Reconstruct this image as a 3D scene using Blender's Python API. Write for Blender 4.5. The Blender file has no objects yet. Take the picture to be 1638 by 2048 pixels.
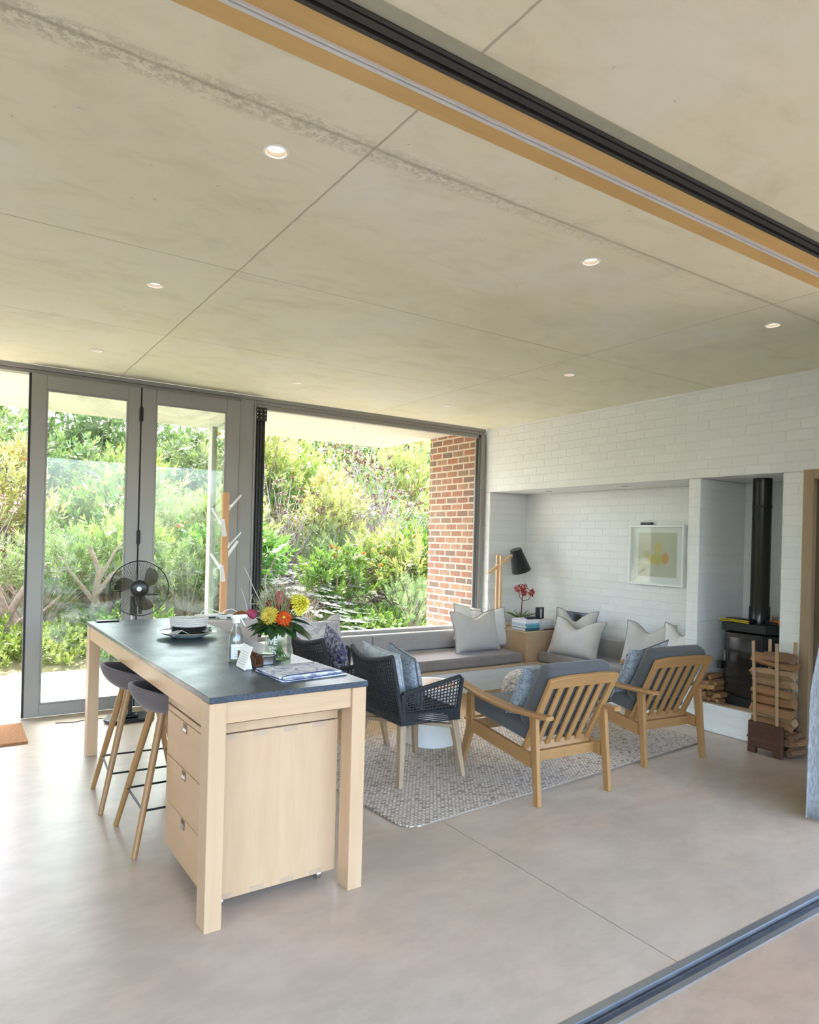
import bpy, bmesh, math, random
from mathutils import Vector, Matrix, Euler, noise
R = math.radians
PI = math.pi
random.seed(7)
C = bpy.context.scene.collection

# ------------------------------------------------------------------ camera
CAM_H = 1.6
ROLL = math.atan(0.0258)
YAW = R(33.63)
fw = Vector((math.sin(YAW), math.cos(YAW), 0))
r0 = Vector((math.cos(YAW), -math.sin(YAW), 0))
rt = math.cos(ROLL) * r0 + math.sin(ROLL) * Vector((0, 0, 1))
up = math.cos(ROLL) * Vector((0, 0, 1)) - math.sin(ROLL) * r0
cd = bpy.data.cameras.new('camera')
cam = bpy.data.objects.new('camera', cd)
C.objects.link(cam)
m = Matrix((rt, up, -fw)).transposed().to_4x4()
m.translation = Vector((0, 0, CAM_H))
cam.matrix_world = m
cd.sensor_fit = 'AUTO'
cd.sensor_width = 36
cd.lens = 1377.0 / 2048 * 36
cd.shift_y = 55.6 / 2048
cd.clip_start = 0.05
cd.clip_end = 300
bpy.context.scene.camera = cam

# ------------------------------------------------------------------ light
sc = bpy.context.scene
sc.view_settings.view_transform = 'Standard'
sc.view_settings.look = 'None'
sc.view_settings.gamma = 1
sc.view_settings.use_curve_mapping = False
sc.view_settings.exposure = 2.35
w = bpy.data.worlds.new('sky')
sc.world = w
w.use_nodes = True
wn = w.node_tree.nodes
bg = wn['Background']
sky = wn.new('ShaderNodeTexSky')
sky.sky_type = 'NISHITA'
sky.sun_disc = False
sky.sun_elevation = R(52)
sky.sun_rotation = R(20)
sky.dust_density = 3.0
sky.air_density = 1.0
sky.ozone_density = 1.0
w.node_tree.links.new(sky.outputs[0], bg.inputs[0])
bg.inputs[1].default_value = 0.42
sl = bpy.data.lights.new('sun', 'SUN')
sl.energy = 3.2
sl.angle = R(1.0)
sl.color = (1.0, 0.95, 0.86)
sun = bpy.data.objects.new('sun', sl)
C.objects.link(sun)
SUN_DIR = Vector((0.28, 1.0, 1.35)).normalized()      # towards the sun
sun.rotation_euler = SUN_DIR.to_track_quat('Z', 'Y').to_euler()
sun.location = (4, 14, 12)

# ------------------------------------------------------------------ helpers
def tag(o, label=None, cat=None, group=None, kind=None):
    if label: o['label'] = label
    if cat: o['category'] = cat
    if group: o['group'] = group
    if kind: o['kind'] = kind
    return o

def empty(name, loc, label, cat, rz=0.0, group=None):
    o = bpy.data.objects.new(name, None)
    C.objects.link(o)
    o.location = loc
    o.rotation_euler = (0, 0, rz)
    o.empty_display_size = 0.1
    return tag(o, label, cat, group)

class MB:
    def __init__(s):
        s.bm = bmesh.new()
    def face(s, vs):
        try: return s.bm.faces.new(vs)
        except ValueError: return None
    def box(s, x0, x1, y0, y1, z0, z1, M=None):
        v = [s.bm.verts.new(Vector(p) if M is None else M @ Vector(p)) for p in
             ((x0,y0,z0),(x1,y0,z0),(x1,y1,z0),(x0,y1,z0),(x0,y0,z1),(x1,y0,z1),(x1,y1,z1),(x0,y1,z1))]
        for f in ((0,3,2,1),(4,5,6,7),(0,1,5,4),(1,2,6,5),(2,3,7,6),(3,0,4,7)):
            s.face([v[i] for i in f])
        return s
    def beam(s, p0, p1, a0, b0, a1=None, b1=None, side=(1, 0, 0)):
        """tapering rectangular bar from p0 to p1; a = full size along side, b = full size across"""
        a1 = a0 if a1 is None else a1; b1 = b0 if b1 is None else b1
        p0, p1 = Vector(p0), Vector(p1); d = (p1 - p0).normalized()
        sd = Vector(side); sd = (sd - d * sd.dot(d)).normalized(); t = d.cross(sd)
        v = []
        for p, a, b in ((p0, a0, b0), (p1, a1, b1)):
            for i, j in ((-1,-1),(1,-1),(1,1),(-1,1)):
                v.append(s.bm.verts.new(p + sd * i * a / 2 + t * j * b / 2))
        for f in ((0,3,2,1),(4,5,6,7),(0,1,5,4),(1,2,6,5),(2,3,7,6),(3,0,4,7)):
            s.face([v[i] for i in f])
        return s
    def tube(s, pts, rad, n=10, closed=False):
        pts = [Vector(p) for p in pts]; k = len(pts)
        rads = rad if isinstance(rad, (list, tuple)) else [rad] * k
        rings = []; prev = None
        for i, p in enumerate(pts):
            if closed: d = pts[(i + 1) % k] - pts[i - 1]
            else: d = pts[min(i + 1, k - 1)] - pts[max(i - 1, 0)]
            d = d.normalized() if d.length > 1e-9 else Vector((0, 0, 1))
            if prev is None:
                a = Vector((0, 0, 1)) if abs(d.z) < .9 else Vector((1, 0, 0))
                a = d.cross(a).normalized()
            else:
                a = prev - d * prev.dot(d)
                a = a.normalized() if a.length > 1e-6 else d.orthogonal().normalized()
            prev = a; b = d.cross(a)
            rings.append([s.bm.verts.new(p + (a * math.cos(t) + b * math.sin(t)) * rads[i]) for t in [2 * PI * j / n for j in range(n)]])
        for i in range(k if closed else k - 1):
            r1, r2 = rings[i], rings[(i + 1) % k]
            for j in range(n):
                s.face([r1[j], r1[(j + 1) % n], r2[(j + 1) % n], r2[j]])
        if not closed:
            s.face(rings[0][::-1]); s.face(rings[-1])
        return s
    def lathe(s, prof, n=32, c=(0, 0, 0), M=None):
        """prof: (radius, z) from the outside bottom on; closed where the radius is 0"""
        c = Vector(c); rings = []
        for r_, z in prof:
            if r_ < 1e-6:
                p = c + Vector((0, 0, z)); rings.append([s.bm.verts.new(M @ p if M else p)])
            else:
                ring = []
                for j in range(n):
                    t = 2 * PI * j / n
                    p = c + Vector((r_ * math.cos(t), r_ * math.sin(t), z))
                    ring.append(s.bm.verts.new(M @ p if M else p))
                rings.append(ring)
        for a, b in zip(rings, rings[1:]):
            if len(a) == 1 and len(b) == 1: continue
            for j in range(n):
                j2 = (j + 1) % n
                if len(a) == 1: s.face([a[0], b[j2], b[j]])
                elif len(b) == 1: s.face([a[j], a[j2], b[0]])
                else: s.face([a[j], a[j2], b[j2], b[j]])
        return s
    def grid(s, f, nu, nv, closed_u=False):
        g = [[s.bm.verts.new(Vector(f(i / nu, j / nv))) for j in range(nv + 1)] for i in range(nu if closed_u else nu + 1)]
        m_ = len(g)
        for i in range(nu):
            for j in range(nv):
                s.face([g[i][j], g[(i + 1) % m_][j], g[(i + 1) % m_][j + 1], g[i][j + 1]])
        return g
    def prism(s, pts, d):
        """polygon pts extruded by vector d"""
        a = [s.bm.verts.new(Vector(p)) for p in pts]; b = [s.bm.verts.new(Vector(p) + Vector(d)) for p in pts]
        s.face(a[::-1]); s.face(b)
        for i in range(len(a)):
            j = (i + 1) % len(a); s.face([a[i], a[j], b[j], b[i]])
        return s
    def build(s, name, mat, parent=None, bevel=0, smooth=True, angle=35, seg=2, solid=0, recalc=True):
        if recalc: bmesh.ops.recalc_face_normals(s.bm, faces=s.bm.faces)
        me = bpy.data.meshes.new(name); s.bm.to_mesh(me); s.bm.free()
        if smooth and len(me.polygons):
            me.polygons.foreach_set('use_smooth', [True] * len(me.polygons))
            me.set_sharp_from_angle(angle=R(angle))
        if mat: me.materials.append(mat)
        o = bpy.data.objects.new(name, me); C.objects.link(o)
        if parent: o.parent = parent
        if solid:
            md = o.modifiers.new('s', 'SOLIDIFY'); md.thickness = solid; md.offset = 0
        if bevel:
            md = o.modifiers.new('b', 'BEVEL'); md.width = bevel; md.segments = seg
            md.limit_method = 'ANGLE'; md.angle_limit = R(40); md.harden_normals = False
        return o

def copy_tree(o, parent=None):
    c = o.copy(); C.objects.link(c)
    if parent: c.parent = parent
    for ch in list(o.children): copy_tree(ch, c)
    return c

# ------------------------------------------------------------------ materials
class NT:
    def __init__(s, name):
        s.m = bpy.data.materials.new(name); s.m.use_nodes = True
        s.t = s.m.node_tree; s.n = s.t.nodes; s.p = s.n['Principled BSDF']; s.out = s.n['Material Output']
        s.tc = s.n.new('ShaderNodeTexCoord')
    def L(s, a, b): s.t.links.new(a, b)
    def new(s, typ, **kw):
        nd = s.n.new(typ)
        for k, v in kw.items(): setattr(nd, k, v)
        return nd
    def coord(s, scale=(1, 1, 1), kind='Object', rot=(0, 0, 0)):
        mp = s.n.new('ShaderNodeMapping'); s.L(s.tc.outputs[kind], mp.inputs[0])
        mp.inputs['Scale'].default_value = scale; mp.inputs['Rotation'].default_value = rot
        return mp.outputs[0]
    def noise(s, scale, vec=None, detail=4, rough=.55, dist=0):
        nd = s.n.new('ShaderNodeTexNoise'); nd.inputs['Scale'].default_value = scale
        nd.inputs['Detail'].default_value = detail; nd.inputs['Roughness'].default_value = rough
        nd.inputs['Distortion'].default_value = dist
        s.L(vec if vec is not None else s.tc.outputs['Object'], nd.inputs['Vector'])
        return nd.outputs['Fac']
    def ramp(s, fac, stops, interp='LINEAR'):
        nd = s.n.new('ShaderNodeValToRGB'); s.L(fac, nd.inputs[0]); cr = nd.color_ramp; cr.interpolation = interp
        while len(cr.elements) < len(stops): cr.elements.new(.5)
        for e, (p, c) in zip(cr.elements, stops):
            e.position = p; e.color = (c[0], c[1], c[2], 1) if len(c) == 3 else c
        return nd.outputs[0]
    def math(s, op, a, b=None, clamp=False):
        nd = s.n.new('ShaderNodeMath'); nd.operation = op; nd.use_clamp = clamp
        for i, x in enumerate((a, b)):
            if x is None: continue
            if isinstance(x, (int, float)): nd.inputs[i].default_value = x
            else: s.L(x, nd.inputs[i])
        return nd.outputs[0]
    def mix(s, fac, a, b, mode='MIX'):
        nd = s.n.new('ShaderNodeMix'); nd.data_type = 'RGBA'; nd.blend_type = mode
        for i, x in ((0, fac), (6, a), (7, b)):
            if isinstance(x, (int, float)): nd.inputs[i].default_value = x
            elif isinstance(x, (tuple, list)): nd.inputs[i].default_value = (x[0], x[1], x[2], 1)
            else: s.L(x, nd.inputs[i])
        return nd.outputs[2]
    def bump(s, h, strength=.3, dist=.01):
        nd = s.n.new('ShaderNodeBump'); nd.inputs['Strength'].default_value = strength
        nd.inputs['Distance'].default_value = dist; s.L(h, nd.inputs['Height']); s.L(nd.outputs[0], s.p.inputs['Normal'])
    def set(s, color=None, rough=None, metal=None, spec=None, **kw):
        for k, v in (('Base Color', color), ('Roughness', rough), ('Metallic', metal), ('Specular IOR Level', spec)):
            if v is None: continue
            i = s.p.inputs[k]
            if isinstance(v, (int, float)): i.default_value = v
            elif isinstance(v, (tuple, list)): i.default_value = (v[0], v[1], v[2], 1)
            else: s.L(v, i)
        return s

def plain(name, col, rough=.5, metal=0, var=.06, scale=12, bump=0, spec=.5):
    t = NT(name)
    n = t.noise(scale)
    c = t.ramp(n, [(.3, [x * (1 - var) for x in col]), (.7, [min(1, x * (1 + var)) for x in col])])
    t.set(c, rough, metal, spec)
    if bump: t.bump(t.noise(scale * 12, detail=2), bump, .003)
    return t.m

def wood(name, a, b, axis='z', rough=.45, scale=1.0, c3=None):
    t = NT(name)
    st = {'x': (1.2, 14, 14), 'y': (14, 1.2, 14), 'z': (14, 14, 1.2)}[axis]
    v = t.coord([q * scale for q in st])
    n = t.noise(2.2, v, 5, .6, .6)
    n2 = t.noise(9, v, 3, .6)
    c = t.ramp(n, [(.3, a), (.7, b)])
    c = t.mix(t.math('MULTIPLY', n2, .35), c, [q * .72 for q in a])
    big = t.noise(1.7, detail=2)
    c = t.mix(t.math('MULTIPLY', t.ramp(big, [(.45, (0, 0, 0)), (.7, (1, 1, 1))]), .35), c, c3 or [min(1, q * 1.12) for q in b])
    t.set(c, rough)
    t.bump(n2, .06, .002)
    return t.m

def fabric(name, col, var=.12, weave=420, rough=.9, blot=6):
    t = NT(name)
    n = t.noise(blot, detail=3)
    w1 = t.n.new('ShaderNodeTexWave'); w1.inputs['Scale'].default_value = weave / 6; w1.bands_direction = 'X'; t.L(t.tc.outputs['Object'], w1.inputs[0])
    w2 = t.n.new('ShaderNodeTexWave'); w2.inputs['Scale'].default_value = weave / 6; w2.bands_direction = 'Z'; t.L(t.tc.outputs['Object'], w2.inputs[0])
    f = t.noise(weave / 3, detail=2)
    c = t.ramp(n, [(.3, [x * (1 - var) for x in col]), (.7, [min(1, x * (1 + var)) for x in col])])
    c = t.mix(t.math('MULTIPLY', f, .25), c, [x * .7 for x in col])
    t.set(c, rough, spec=.2)
    try:
        t.p.inputs['Sheen Weight'].default_value = .25
    except Exception: pass
    t.bump(t.math('ADD', t.math('MULTIPLY', w1.outputs['Fac'], w2.outputs['Fac']), f), .25, .002)
    return t.m

def glass(name, tint=(.93, .98, .95), refl=1.0, haze=0.0):
    t = NT(name)
    tr = t.new('ShaderNodeBsdfTransparent'); tr.inputs[0].default_value = (*tint, 1)
    gl = t.new('ShaderNodeBsdfGlossy'); gl.inputs['Roughness'].default_value = .01
    fr = t.new('ShaderNodeLayerWeight'); fr.inputs[0].default_value = .5
    fz = t.math('ADD', t.math('MULTIPLY', t.math('POWER', fr.outputs['Facing'], 4.0), .75), .045)
    mx = t.new('ShaderNodeMixShader'); t.L(t.math('MULTIPLY', fz, refl, True), mx.inputs[0])
    t.L(tr.outputs[0], mx.inputs[1]); t.L(gl.outputs[0], mx.inputs[2])
    last = mx.outputs[0]
    if haze:
        df = t.new('ShaderNodeBsdfDiffuse'); df.inputs[0].default_value = (.9, .92, .92, 1)
        m2 = t.new('ShaderNodeMixShader')
        sm = t.ramp(t.noise(2.0, t.coord((1, 1, 2.5)), 5, .65, 1.2), [(.5, (0, 0, 0)), (.85, (haze, haze, haze))])
        t.L(sm, m2.inputs[0]); t.L(last, m2.inputs[1]); t.L(df.outputs[0], m2.inputs[2]); last = m2.outputs[0]
    t.L(last, t.out.inputs[0])
    return t.m

def leafmat(name, c1, c2, trans=.45, rough=.5, dark=None):
    t = NT(name)
    oi = t.new('ShaderNodeObjectInfo')
    n = t.noise(3.0, detail=3)
    n2 = t.noise(45, detail=1)
    f = t.math('ADD', t.math('MULTIPLY', n, .6), t.math('MULTIPLY', n2, .4))
    c = t.ramp(f, [(.38, c1), (.62, c2)])
    hs = t.new('ShaderNodeHueSaturation'); t.L(c, hs.inputs['Color'])
    t.L(t.math('ADD', t.math('MULTIPLY', oi.outputs['Random'], .05), .475), hs.inputs['Hue'])
    t.L(t.math('ADD', t.math('MULTIPLY', oi.outputs['Random'], .3), .85), hs.inputs['Value'])
    t.set(hs.outputs[0], rough, spec=.4)
    tl = t.new('ShaderNodeBsdfTranslucent'); t.L(hs.outputs[0], tl.inputs[0])
    mx = t.new('ShaderNodeMixShader'); mx.inputs[0].default_value = trans
    t.L(t.p.outputs[0], mx.inputs[1]); t.L(tl.outputs[0], mx.inputs[2]); t.L(mx.outputs[0], t.out.inputs[0])
    return t.m

def concrete_ceiling():
    t = NT('board_marked_concrete')
    pos = t.new('ShaderNodeSeparateXYZ'); t.L(t.tc.outputs['Object'], pos.inputs[0])
    wob = t.noise(1.3, detail=3); wob2 = t.noise(9, detail=4)
    big = t.noise(.55, detail=5, rough=.6, dist=.8); mid = t.noise(3.2, t.coord((1, 1.8, 1)), 6, .65, .6)
    c = t.ramp(big, [(.3, (.655, .63, .445)), (.5, (.73, .70, .515)), (.72, (.75, .725, .575))])
    c = t.mix(t.math('MULTIPLY', t.ramp(mid, [(.5, (0, 0, 0)), (.75, (1, 1, 1))]), .6), c, (.57, .53, .37))
    blot = t.ramp(t.noise(.9, t.coord((1, 1, 1), rot=(0, 0, .6)), 7, .7, 2.2), [(.56, (0, 0, 0)), (.74, (1, 1, 1))])
    c = t.mix(t.math('MULTIPLY', blot, .30), c, (.50, .50, .42))
    pale = t.ramp(t.noise(.8, t.coord((1.3, 1, 1), rot=(0, 0, -.4)), 6, .62), [(.52, (0, 0, 0)), (.70, (.6, .6, .6))])
    c = t.mix(pale, c, (.74, .74, .66))
    speck = t.ramp(t.noise(26, detail=3), [(.70, (0, 0, 0)), (.76, (1, 1, 1))])
    c = t.mix(t.math('MULTIPLY', speck, .5), c, (.33, .31, .25))
    hsum = None
    def line(axis, at, wd, depth):
        nonlocal c, hsum
        d = t.math('ABSOLUTE', t.math('ADD', t.math('SUBTRACT', pos.outputs[axis], at), t.math('MULTIPLY', t.math('SUBTRACT', wob2, .5), .010)))
        wv = t.math('MULTIPLY', t.math('ADD', wob, .35), wd)
        f = t.math('SUBTRACT', 1.0, t.math('DIVIDE', d, wv), True)
        c = t.mix(t.math('MULTIPLY', f, depth), c, (.33, .30, .20))
        hsum = f if hsum is None else t.math('MAXIMUM', hsum, f)
    line(0, 1.235, .008, .7); line(0, 3.88, .007, .6)
    line(1, 2.15, .016, .5); line(1, 3.56, .007, .5); line(1, 5.02, .006, .45)
    # crumbly fins of cement along the nearest joint
    d = t.math('ABSOLUTE', t.math('SUBTRACT', pos.outputs[1], 2.165))
    band = t.math('SUBTRACT', 1.0, t.math('DIVIDE', d, .07), True)
    cr = t.ramp(t.noise(30, detail=7, rough=.8), [(.50, (0, 0, 0)), (.58, (1, 1, 1))])
    xr = t.ramp(t.math('DIVIDE', pos.outputs[0], 4.2), [(.0, (1, 1, 1)), (.3, (.8, .8, .8)), (.5, (.35, .35, .35)), (.9, (.1, .1, .1))])
    fin = t.math('MULTIPLY', t.math('MULTIPLY', band, cr), xr)
    c = t.mix(t.math('MULTIPLY', fin, .6), c, (.40, .37, .28))
    t.set(c, .62, spec=.35)
    h = t.math('SUBTRACT', t.math('MULTIPLY', mid, .3), t.math('ADD', hsum, t.math('MULTIPLY', fin, -1.3)))
    t.bump(h, .5, .012)
    return t.m

def concrete_floor(name, a, b, pink, rough=.22):
    t = NT(name)
    big = t.noise(.55, detail=3, rough=.5); mid = t.noise(1.6, t.coord((1, 1.7, 1), rot=(0, 0, .4)), 4, .55)
    c = t.ramp(big, [(.25, a), (.75, b)], 'EASE')
    c = t.mix(t.ramp(mid, [(.3, (0, 0, 0)), (.75, (.8, .8, .8))], 'EASE'), c, pink)
    fine = t.noise(4.5, t.coord((1, 1.8, 1), rot=(0, 0, -.5)), 6, .68)
    c = t.mix(t.ramp(fine, [(.35, (.45, .45, .45)), (.65, (0, 0, 0))], 'EASE'), c, [q * .80 for q in a])
    c = t.mix(t.ramp(t.noise(1.3, t.coord((1, 1, 1)), 4), [(.5, (0, 0, 0)), (.75, (.5, .5, .5))], 'EASE'), c, [min(1, q * 1.14) for q in b])
    sp = t.ramp(t.noise(60, detail=2), [(.74, (0, 0, 0)), (.78, (1, 1, 1))])
    c = t.mix(t.math('MULTIPLY', sp, .25), c, (.25, .22, .18))
    t.set(c, rough, spec=.35)
    return t.m

def brick(name, c1, c2, mortar, course=.085, length=.22, msize=.009, plane='YZ', bumps=.5, rough=.5, paint=False, extra=None):
    t = NT(name)
    s = t.new('ShaderNodeSeparateXYZ'); t.L(t.tc.outputs['Object'], s.inputs[0])
    cb = t.new('ShaderNodeCombineXYZ')
    i = {'YZ': (1, 2), 'XZ': (0, 2)}[plane]
    wob = t.math('MULTIPLY', t.math('SUBTRACT', t.noise(7, detail=3), .5), .012 if paint else .006)
    t.L(t.math('ADD', s.outputs[i[0]], wob), cb.inputs[0]); t.L(t.math('ADD', s.outputs[i[1]], wob), cb.inputs[1])
    b = t.new('ShaderNodeTexBrick'); t.L(cb.outputs[0], b.inputs['Vector'])
    b.inputs['Scale'].default_value = 1; b.inputs['Brick Width'].default_value = length
    b.inputs['Row Height'].default_value = course; b.inputs['Mortar Size'].default_value = msize
    b.inputs['Mortar Smooth'].default_value = .35 if paint else .15
    b.inputs['Bias'].default_value = 0
    b.inputs['Color1'].default_value = (*c1, 1); b.inputs['Color2'].default_value = (*c2, 1); b.inputs['Mortar'].default_value = (*mortar, 1)
    c = b.outputs['Color']
    if not paint:
        c = t.ramp(c, [(.0, (.13, .095, .075)), (.22, (.27, .115, .07)), (.45, (.36, .14, .075)), (.62, (.24, .15, .10)), (.8, (.40, .22, .13)), (1.0, (.33, .11, .055))])
        c = t.mix(b.outputs['Fac'], c, mortar)
        n = t.noise(16, t.coord((1, 1, 1)), 5, .7)
        nst = t.noise(1.0, t.coord((1, 42, 5)), 3, .6)
        c2_ = t.mix(t.ramp(nst, [(.45, (0, 0, 0)), (.62, (1, 1, 1))]), c, extra or (.5, .42, .3))
        c = t.mix(t.math('MULTIPLY', t.math('SUBTRACT', 1.0, b.outputs['Fac']), .55), c, c2_)
        c = t.mix(t.math('MULTIPLY', n, .15), c, (.75, .62, .45))
    t.set(c, rough, spec=.5)
    h = t.math('SUBTRACT', t.math('MULTIPLY', t.noise(30 if not paint else 14, detail=4), .35), b.outputs['Fac'])
    t.bump(h, bumps, .012 if paint else .008)
    return t.m

M = {}
M['ceiling'] = concrete_ceiling()
M['floor'] = concrete_floor('polished_concrete', (.50, .415, .33), (.585, .50, .41), (.60, .465, .355), .33)
M['terrace'] = concrete_floor('terrace_concrete', (.43, .32, .235), (.49, .38, .285), (.50, .345, .24), .5)
M['patio'] = plain('patio_concrete', (.58, .54, .48), .8, scale=3)
M['white_brick'] = brick('white_painted_brick', (.80, .81, .79), (.76, .77, .75), (.79, .80, .78), .085, .225, .006, 'YZ', .55, .42, True)
M['white_brick_x'] = brick('white_painted_brick_reveal', (.80, .81, .79), (.76, .77, .75), (.79, .80, .78), .085, .225, .006, 'XZ', .55, .42, True)
M['white_plaster'] = plain('white_plaster', (.80, .81, .80), .55, var=.02, bump=.1)
M['red_brick'] = brick('clay_face_brick', (0, 0, 0), (1, 1, 1), (.56, .48, .38), .087, .235, .011, 'YZ', .7, .85, False, (.13, .10, .085))
M['red_brick_x'] = brick('clay_face_brick_end', (0, 0, 0), (1, 1, 1), (.56, .48, .38), .087, .235, .011, 'XZ', .7, .85, False, (.13, .10, .085))
M['alu'] = plain('grey_aluminium', (.30, .29, .27), .42, .15, .04, 3)
M['alu_dark'] = plain('dark_aluminium', (.035, .035, .033), .45, .2, .1, 8)
M['alu_seal'] = plain('rubber_seal', (.015, .015, .015), .6)
M['alu_track'] = plain('silver_track', (.42, .44, .47), .3, .8, .06, 5)
M['alu_track_dark'] = plain('shaded_track_groove', (.16, .17, .19), .35, .6, .2, 9)
M['rail_white'] = plain('anodised_curtain_rail', (.62, .63, .62), .4, .1, .04, 5)
M['hardware'] = plain('black_hardware', (.02, .02, .022), .4, .3)
M['chrome'] = plain('brushed_steel', (.62, .62, .62), .22, 1.0, .03)
M['ply'] = wood('birch_plywood', (.55, .355, .205), (.61, .415, .25), 'z', .42, .5, (.63, .405, .28))
M['ply_x'] = wood('birch_plywood_rail', (.55, .355, .205), (.61, .415, .25), 'x', .42, .5)
M['ply_y'] = wood('birch_plywood_side', (.55, .335, .17), (.61, .39, .215), 'y', .42, .5)
M['ply_mark'] = wood('birch_plywood_joint', (.46, .32, .215), (.52, .375, .26), 'x', .5, .5)
M['pelmet'] = wood('varnished_plywood', (.56, .36, .12), (.62, .41, .155), 'x', .45, .4)
M['oak'] = wood('honey_oak', (.34, .175, .062), (.43, .235, .09), 'z', .38, 1.0)
M['oak_x'] = wood('honey_oak_rail', (.34, .175, .062), (.43, .235, .09), 'x', .38, 1.0)
M['oak_y'] = wood('honey_oak_arm', (.34, .175, .062), (.43, .235, .09), 'y', .38, 1.0)
M['teak'] = wood('weathered_teak', (.34, .24, .15), (.45, .33, .21), 'z', .6, 1.0)
M['lampwood'] = wood('pale_ash', (.70, .43, .22), (.78, .52, .30), 'z', .45, 1.0)
M['rackwood'] = wood('orange_pine', (.66, .33, .14), (.74, .40, .19), 'z', .5, 1.0)
M['bench_wood'] = wood('bench_plywood', (.56, .42, .27), (.64, .49, .33), 'x', .5, .6)
M['door_wood'] = wood('oak_door_frame', (.32, .22, .125), (.40, .28, .165), 'z', .45, .7)
M['log'] = wood('split_firewood', (.27, .125, .05), (.42, .23, .10), 'x', .8, 1.4, (.46, .29, .15))
M['log_pale'] = wood('pale_split_firewood', (.36, .22, .11), (.50, .35, .19), 'x', .8, 1.4)
M['log_dark'] = wood('bark_firewood', (.16, .085, .045), (.30, .17, .09), 'x', .85, 1.4)
M['dark_wood'] = wood('dark_crate_wood', (.075, .032, .018), (.13, .06, .035), 'y', .5, 1.0)
M['dowel'] = wood('dowel_wood', (.42, .26, .13), (.50, .33, .18), 'z', .5, 1.0)
M['granite'] = None
def granite():
    t = NT('flamed_black_granite')
    n = t.noise(90, detail=3, rough=.7); b = t.noise(6, detail=3)
    c = t.ramp(n, [(.35, (.014, .022, .036)), (.6, (.034, .052, .080)), (.8, (.085, .12, .165))])  # black-blue speckle; the blue of reflected sky is put into the colour
    t.set(c, t.ramp(b, [(.3, (.30,) * 3), (.7, (.40,) * 3)]), spec=.6)
    t.bump(n, .12, .002)
    return t.m
M['granite'] = granite()
M['glass'] = glass('window_glass', (.90, .96, .92), 1.0, .30)
M['glass_clear'] = glass('jar_glass', (.95, .975, .96), 1.3)
M['black_iron'] = plain('black_cast_iron', (.012, .012, .013), .45, .2, .2, 15, .15)
M['black_gloss'] = plain('black_enamel', (.008, .008, .009), .22, 0, .1)
M['stove_glass'] = plain('smoked_stove_glass', (.02, .018, .016), .08, 0, .2)
M['black_plastic'] = plain('black_plastic', (.012, .012, .013), .3)
M['white_plastic'] = plain('white_plastic', (.82, .82, .80), .35, var=.02)
M['white_paint'] = plain('white_lacquer', (.84, .85, .84), .4, var=.02)
M['stool_fabric'] = fabric('mauve_grey_felt', (.155, .125, .12), .08)
M['mattress'] = fabric('taupe_mattress_cloth', (.27, .235, .22), .10)
M['backrest'] = fabric('pale_taupe_bolster_cloth', (.40, .365, .34), .06)
M['linen'] = fabric('stone_linen', (.56, .525, .49), .05)
M['linen_white'] = fabric('off_white_linen', (.72, .70, .67), .04)
M['piping'] = fabric('grey_piping', (.28, .26, .245), .08)
M['grey_cushion'] = fabric('slate_grey_cushion_cloth', (.088, .088, .090), .10)
M['rope'] = plain('charcoal_rope', (.022, .024, .027), .75, 0, .35, 60, .5)
M['rope_rim'] = plain('charcoal_rope_binding', (.028, .030, .033), .7, 0, .35, 90, .6)
M['table_linen'] = fabric('rose_beige_linen', (.52, .44, .39), .06)
M['shade'] = fabric('charcoal_lampshade_cloth', (.025, .025, .027), .1)
M['shade_in'] = plain('white_shade_lining', (.8, .8, .78), .6)
M['curtain'] = None
def curtain_mat():
    t = NT('sheer_blue_grey_curtain')
    n = t.noise(160, t.coord((1, 1, .15)), 3)
    c = t.ramp(n, [(.35, (.24, .245, .255)), (.65, (.40, .405, .415))])
    t.set(c, .9, spec=.1)
    tl = t.new('ShaderNodeBsdfTranslucent'); t.L(c, tl.inputs[0])
    mx = t.new('ShaderNodeMixShader'); mx.inputs[0].default_value = .2
    t.L(t.p.outputs[0], mx.inputs[1]); t.L(tl.outputs[0], mx.inputs[2]); t.L(mx.outputs[0], t.out.inputs[0])
    return t.m
M['curtain'] = curtain_mat()
def pattern(name, a, b, scale=30, lo=.47, hi=.53, dist=1.5, b2=None):
    t = NT(name)
    n = t.noise(scale, detail=4, rough=.6, dist=dist)
    c = t.ramp(n, [(lo, a), (hi, b)])
    if b2: c = t.mix(t.ramp(t.noise(scale * .5, detail=3, dist=2), [(.5, (0, 0, 0)), (.56, (1, 1, 1))]), c, b2)
    t.set(c, .9, spec=.15); t.bump(t.noise(150, detail=2), .2, .002)
    return t.m
M['blue_lace'] = pattern('dusty_blue_lace_print', (.21, .245, .285), (.36, .395, .43), 42)
M['pale_lace'] = pattern('pale_grey_leaf_print', (.40, .43, .44), (.56, .575, .58), 40)
M['indigo_floral'] = pattern('indigo_protea_print', (.045, .05, .10), (.50, .50, .55), 17, .44, .60, 2.0, (.13, .11, .22))
M['grey_floral'] = pattern('pale_grey_protea_print', (.42, .40, .42), (.66, .63, .62), 9, .40, .52, 2.0)
M['marble_cloth'] = pattern('blue_marbled_cloth', (.20, .25, .42), (.78, .80, .83), 11, .34, .52, 1.8)
M['navy'] = plain('navy_binding', (.02, .03, .14), .6)
def knit_mat():
    t = NT('cream_chunky_knit')
    v = t.new('ShaderNodeTexVoronoi'); v.inputs['Scale'].default_value = 34; t.L(t.coord((1, 1, 1.5)), v.inputs['Vector'])
    c = t.ramp(v.outputs['Distance'], [(.15, (.74, .70, .64)), (.75, (.40, .36, .31))])
    t.set(c, .95, spec=.1); t.bump(t.math('SUBTRACT', 1.0, v.outputs['Distance']), 1.0, .02)
    return t.m
M['knit'] = knit_mat()
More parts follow.
